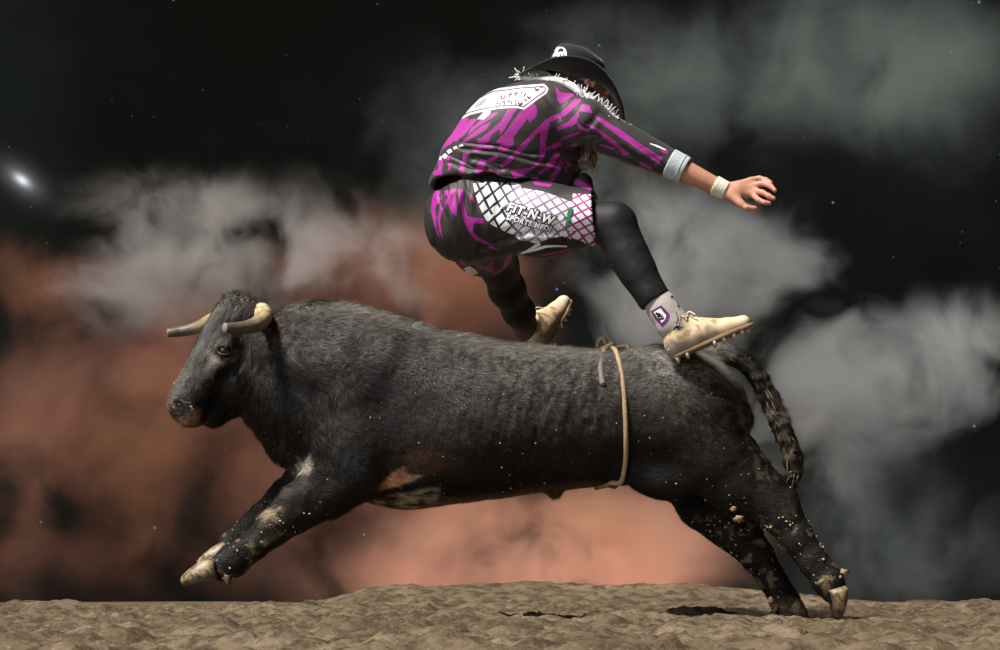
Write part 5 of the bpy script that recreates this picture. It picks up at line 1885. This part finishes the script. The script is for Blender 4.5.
            for pts, wd2 in (([(270, 185), (300, 205), (328, 240)], [8, 26, 6]), ([(225, 118), (245, 122)], 14), ([(262, 235), (275, 275), (262, 320)], 5), ([(300, 250), (288, 300), (278, 340)], 4),
                             ([(240, 362), (262, 335), (310, 342)], [5, 14, 5]), ([(255, 340), (285, 352)], 10), ([(245, 130), (270, 160), (280, 180)], 4)):
                vv, ff = stroke([pw(*sx(p)) for p in pts], wd2 / 7.22 / PXM if np.ndim(wd2) == 0 else [x / 7.22 / PXM for x in wd2])
                dk.put('sock_print', vv, ff, (0, 0, CAMZ), (1, 0, 0), (0, 0, 1), 0.002, M_INK, sk)

    # ---------------- shoes (built once at the heel, x forward, z up)
    g = Field((-0.03, -0.08, -0.02), (0.34, 0.08, 0.16), 0.0032)
    g.cone((0.045, 0, 0.045), (0.12, 0, 0.040), 0.045, 0.044, 0.02, 0.95)
    g.cone((0.12, 0, 0.038), (0.215, 0, 0.026), 0.042, 0.034, 0.02, 1.12)
    g.cone((0.215, 0, 0.024), (0.278, -0.004, 0.020), 0.034, 0.026, 0.02, 1.15)
    g.cone((0.050, 0, 0.055), (0.056, 0, 0.100), 0.048, 0.050, 0.02, 1.0)
    g.cone((0.085, 0, 0.090), (0.165, 0, 0.052), 0.034, 0.028, 0.03)
    g.cone((0.034, 0, 0.020), (0.10, 0, 0.018), 0.036, 0.036, 0.02, 0.95)
    g.cut((0, 0, 0.002), (0, 0, -1))
    g.cut((0.06, 0, 0.104), (-0.30, 0, 0.95))
    g.cone((0.052, 0, 0.085), (0.060, 0, 0.150), 0.040, 0.044, 0.006, 0.95, 'sub')
    v, q = g.nets(1)
    nz = fbm(v * 38, 4, 3)
    col = np.array((0.62, 0.47, 0.29)) * (1 + 0.30 * nz[:, None])
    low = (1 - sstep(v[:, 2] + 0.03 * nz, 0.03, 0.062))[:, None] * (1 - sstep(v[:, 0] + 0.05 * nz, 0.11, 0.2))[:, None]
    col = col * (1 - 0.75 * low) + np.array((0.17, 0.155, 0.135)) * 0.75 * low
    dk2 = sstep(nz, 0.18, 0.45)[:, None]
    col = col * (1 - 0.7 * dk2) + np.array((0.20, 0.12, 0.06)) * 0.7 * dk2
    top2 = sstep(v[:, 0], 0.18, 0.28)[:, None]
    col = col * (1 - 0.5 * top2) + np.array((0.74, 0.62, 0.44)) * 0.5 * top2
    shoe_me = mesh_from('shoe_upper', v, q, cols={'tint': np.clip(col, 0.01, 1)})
    h = Field((-0.03, -0.08, -0.03), (0.34, 0.08, 0.04), 0.0030)
    h.cone((0.042, 0, 0.0), (0.12, 0, 0.0), 0.041, 0.040, 0.02, 0.92)
    h.cone((0.12, 0, 0.0), (0.215, 0, 0.0), 0.038, 0.043, 0.02, 1.02)
    h.cone((0.215, 0, 0.0), (0.280, -0.004, 0.0), 0.043, 0.030, 0.02, 1.0)
    h.cut((0, 0, 0.009), (0, 0, 1))
    h.cut((0, 0, -0.006), (0, 0, -1))
    sv, sq2 = h.nets(1)
    sole_me = mesh_from('shoe_sole', sv, sq2)

    def stud_mesh(x, y):
        vv, ff = tube([(x, y, -0.003), (x, y, -0.010), (x, y, -0.017), (x, y, -0.0185)], [0.0085, 0.0075, 0.0056, 0.004], 10)
        return mesh_from('stud', vv, ff)
    studs = [stud_mesh(x, y) for x, y in ((0.022, -0.022), (0.022, 0.022), (0.058, -0.028), (0.058, 0.028), (0.160, -0.032), (0.160, 0.032), (0.195, -0.034), (0.195, 0.034), (0.232, -0.033), (0.232, 0.033), (0.262, -0.024), (0.262, 0.022), (0.284, -0.006))]
    lace_paths = []
    for i in range(6):
        x0 = 0.105 + 0.013 * i
        zt = 0.120 - 0.0105 * i
        lace_paths.append(curve_pts([(x0 - 0.004, -0.030, zt - 0.022), (x0 + 0.003, -0.014, zt - 0.001), (x0 + 0.008, 0.010, zt + 0.001), (x0 + 0.010, 0.028, zt - 0.020)], 10))
    lace_paths.append(curve_pts([(0.100, -0.010, 0.122), (0.088, -0.030, 0.128), (0.100, -0.045, 0.112), (0.112, -0.022, 0.116)], 14))
    lace_paths.append(curve_pts([(0.104, -0.008, 0.122), (0.122, -0.030, 0.124), (0.136, -0.040, 0.104)], 10))
    lace_me = mesh_from('laces', *join([tube(p, 0.0026, 6) for p in lace_paths]))
    rim = [(0.054 + 0.046 * math.cos(a) + 0.012 * (math.cos(a) > 0) * math.cos(a), 0.045 * math.sin(a), 0.0985 + 0.016 * math.cos(a)) for a in np.linspace(0, 2 * math.pi, 36, endpoint=False)]
    collar_me = mesh_from('collar', *tube(rim, 0.0045, 8, closed=True))
    stripe_path = curve_pts([(0.002, -0.026, 0.030), (0.03, -0.0385, 0.040), (0.075, -0.041, 0.035), (0.10, -0.042, 0.022)], 24)
    stripe_me = mesh_from('side_stripe', *tube(stripe_path, 0.0028, 6))
    scr = curve_pts([(0.150, -0.036, 0.048), (0.162, -0.0385, 0.043), (0.168, -0.037, 0.051), (0.180, -0.040, 0.040), (0.186, -0.038, 0.046), (0.196, -0.039, 0.040), (0.205, -0.037, 0.044)], 30)
    scrawl_me = mesh_from('side_lettering', *tube(scr, 0.0016, 5))

    def place(heel, toe, upv, label):
        heel, toe = np.array(heel), np.array(toe)
        fx = toe - heel
        fx = fx / np.linalg.norm(fx)
        up = np.array(upv, float)
        up -= up @ fx * fx
        up /= np.linalg.norm(up)
        sd = np.cross(up, fx)
        M = Matrix(((fx[0], sd[0], up[0], heel[0]), (fx[1], sd[1], up[1], heel[1]), (fx[2], sd[2], up[2], heel[2]), (0, 0, 0, 1)))
        up_o = bpy.data.objects.new('shoe', shoe_me)
        COL.objects.link(up_o)
        up_o.parent = root
        up_o.matrix_parent_inverse = Matrix.Translation(-root.location)
        up_o.matrix_basis = M
        tag(up_o, label)
        for me, nm in [(sole_me, 'sole'), (lace_me, 'laces'), (collar_me, 'collar'), (stripe_me, 'side_stripe'), (scrawl_me, 'side_lettering')] + [(sm, 'stud') for sm in studs]:
            c = bpy.data.objects.new(nm, me)
            COL.objects.link(c)
            c.parent = up_o
    for me, m in ((shoe_me, M_SHOE), (sole_me, M_SOLE), (lace_me, M_TAPE), (collar_me, M_SOLE), (stripe_me, M_STUD), (scrawl_me, M_SOLE)):
        me.materials.append(m)
    for me in studs:
        me.materials.append(M_STUD)
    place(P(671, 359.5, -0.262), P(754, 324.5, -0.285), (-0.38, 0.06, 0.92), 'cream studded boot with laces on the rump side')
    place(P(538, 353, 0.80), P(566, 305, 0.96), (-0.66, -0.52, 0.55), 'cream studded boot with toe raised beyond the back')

    # ---------------- hat
    hc = P(574, 78, 0.03)
    fwd = np.array((0.93, 0.15, -0.26)); fwd /= np.linalg.norm(fwd)
    upn = np.array((0.24, -0.10, 0.96)); upn -= upn @ fwd * fwd; upn /= np.linalg.norm(upn)
    rt = np.cross(fwd, upn)

    def hp(a, r, h):
        """hat point: angle a (0 front, +90 his right), along/side radius, height"""
        return hc + fwd * (math.cos(a) * r[0]) + rt * (math.sin(a) * r[1]) + upn * h
    NA = 64
    rows = []
    for t in np.linspace(0, 1, 9):        # brim, outside to crown base
        row = []
        for i in range(NA):
            a = 2 * math.pi * i / NA
            e = 1 - t
            ra, rb = 0.105 + e * (0.112 if math.cos(a) > 0 else 0.090), 0.086 + e * 0.086
            sidew = math.sin(a) ** 2
            h = e ** 1.5 * (0.060 * sidew ** (2.0 if math.cos(a) > 0 else 1.3) - (1 - sidew) ** 1.5 * (0.092 if math.cos(a) > 0 else 0.046))
            rb -= 0.030 * sidew * e ** 2
            row.append(hp(a, (ra, rb), h))
        rows.append(row)
    crown_prof = [(0.0, 1.0), (0.02, 0.99), (0.045, 0.965), (0.068, 0.93), (0.088, 0.88), (0.102, 0.78), (0.108, 0.62), (0.106, 0.42), (0.100, 0.22)]
    crow = []
    for hgt, fr in crown_prof:
        row = []
        for i in range(NA):
            a = 2 * math.pi * i / NA
            ra, rb = 0.105 * fr, 0.086 * fr
            pinch = 0.018 * max(0, math.cos(a)) ** 4 * sstep(np.array(hgt), 0.05, 0.108) * (abs(math.sin(a)) > 0)
            h = hgt - 0.016 * max(0, math.cos(a)) * (hgt / 0.108) ** 2 - (0.016 if fr < 0.45 else 0.0) * (1 - fr)
            row.append(hp(a, (ra, rb - pinch), h))
        crow.append(row)

    def grid(rows, close_top=None):
        v = np.array([p for r in rows for p in r])
        n = len(rows[0])
        f = [(r * n + i, r * n + (i + 1) % n, (r + 1) * n + (i + 1) % n, (r + 1) * n + i) for r in range(len(rows) - 1) for i in range(n)]
        if close_top is not None:
            v = np.concatenate([v, [close_top]])
            b = (len(rows) - 1) * n
            f += [(b + i, b + (i + 1) % n, len(v) - 1) for i in range(n)]
        return v, f
    # brim as a solid: upper and lower face
    up_rows = [[p + upn * 0.003 for p in r] for r in rows]
    lo_rows = [[p - upn * 0.003 for p in r] for r in rows]
    bv, bf = grid(lo_rows[::-1] + [[p for p in rows[0]]] + up_rows)
    hat = empty('hat', tuple(hc))
    hat.parent = root
    hat.matrix_parent_inverse = Matrix.Translation(-root.location)
    tag(hat, 'black felt cowboy hat with upturned brim')
    obj('brim', mesh_from('hat_brim', bv, bf), M_FELT, hat)
    cv, cf = grid(crow, hp(0, (0, 0), 0.091))
    crown = obj('crown', mesh_from('hat_crown', cv, cf), M_FELT, hat)
    band = [[hp(2 * math.pi * i / NA, (0.1065 * k, 0.0875 * k), h) for i in range(NA)] for h, k in ((0.004, 1.0), (0.006, 1.012), (0.022, 1.0), (0.024, 0.985))]
    obj('hat_band', mesh_from('hat_band', *grid(band)), M_INK, hat)
    dc = Decal(cv, [f4 for f4 in cf])
    cx = lambda p: (510 + p[0] / 7.646, 35 + p[1] / 7.646)
    vv, ff = fan([pw(*cx(p)) for p in [(280, 196), (290, 165), (320, 118), (350, 96), (378, 89), (405, 92), (425, 108), (434, 135), (435, 166), (400, 172), (340, 186)]])
    hatp = dc.put('hat_patch', vv, ff, (0, 0, CAMZ), (1, 0, 0), (0, 0, 1), 0.003, M_WPRINT, hat)
    tag(hatp, 'white round patch with dark emblem')
    for pts, wd2 in (([(368, 128), (380, 116), (395, 112), (408, 124)], [6, 22, 24, 8]), ([(380, 152), (388, 152)], 14), ([(408, 150), (415, 150)], 14), ([(320, 172), (360, 160)], 6)):
        vv, ff = stroke([pw(*cx(p)) for p in pts], wd2 / 7.646 / PXM if np.ndim(wd2) == 0 else [x / 7.646 / PXM for x in wd2])
        dc.put('patch_emblem', vv, ff, (0, 0, CAMZ), (1, 0, 0), (0, 0, 1), 0.0045, M_INK, hatp)

    # ---------------- beard and hair
    rng = random.Random(21)
    paths, cl = [], []
    for i in range(420):
        s0 = Q(rng.uniform(0.02, 0.085), rng.uniform(-0.05, 0.05), rng.uniform(-0.11, -0.06))
        e0 = P(rng.uniform(578, 596), rng.uniform(140, 168), rng.uniform(-0.03, 0.05))
        m0 = (s0 + e0) / 2 + np.array([rng.uniform(-0.02, 0.02) for _ in range(3)])
        paths.append(curve_pts([s0, m0, e0, e0 + np.array((rng.uniform(-0.02, 0.02), rng.uniform(-0.02, 0.01), rng.uniform(-0.02, 0.005)))], 9))
        cl.append((0.62, 0.58, 0.54) if rng.random() < 0.5 and e0[2] < P(0, 154)[2] and e0[0] < P(588, 0)[0] else (0.26 * rng.uniform(0.6, 1.3), 0.16, 0.095))
    vv, ff = join([tube(p, np.linspace(0.0026, 0.0010, len(p)), 4) for p in paths])
    cc = np.repeat(np.array(cl), 36, 0)
    tag(obj('beard', mesh_from('beard', vv, ff, cols={'tint': cc}), M_BEARD, root), 'long brown beard with white ends', kind='stuff')
    paths = []
    for i in range(260):
        s0 = Q(rng.uniform(-0.085, -0.045), rng.choice((-1, 1)) * rng.uniform(0.03, 0.066), rng.uniform(-0.05, 0.05))
        paths.append(curve_pts([s0, s0 + np.array((-0.008, -0.008, -0.012)), s0 + np.array((rng.uniform(-0.016, 0.004), rng.uniform(-0.014, 0), -0.03))], 6))
    vv, ff = join([tube(p, np.linspace(0.0018, 0.0008, len(p)), 4) for p in paths])
    tag(obj('hair', mesh_from('hair', vv, ff, cols={'tint': np.tile(np.array((0.15, 0.085, 0.045)), (len(vv), 1))}), M_BEARD, root), 'short brown hair under the hat', kind='stuff')
    return root


build_man()


# ------------------------------------------------------------------ kicked-up clods
def clods():
    m = simple_mat('dirt_clod', (0.30, 0.22, 0.13), 0.9, 0.1, 0.4, 80, 0.5, 120)
    rng = np.random.default_rng(3)
    spots = [(733, 509, -0.20, 3.2, 'small round dirt clod flying beside the hind thighs'), (739, 519, -0.21, 4.6, 'flat pale dirt clod flying below the hind thighs'),
             (771, 600, -0.10, 3.4, 'lumpy dirt clod kicked up ahead of the planted hind hoof'), (845, 572, -0.17, 3.6, 'lumpy dirt clod flying behind the lifted hind hoof')]
    for px, py, y, r, lab in spots:
        v, f = uv_sphere((0, 0, 0), r / PXM, 12, 8)
        v = v * (1 + 0.9 * fbm(v * 130 + px, 2, 5))[:, None] * np.array((1.1, 0.9, 0.8))
        o = obj('dirt_clod', mesh_from('dirt_clod', v, f), m)
        o.location = P(px, py, y)
        tag(o, lab, 'clod', 'clods kicked up by the hind legs')


clods()
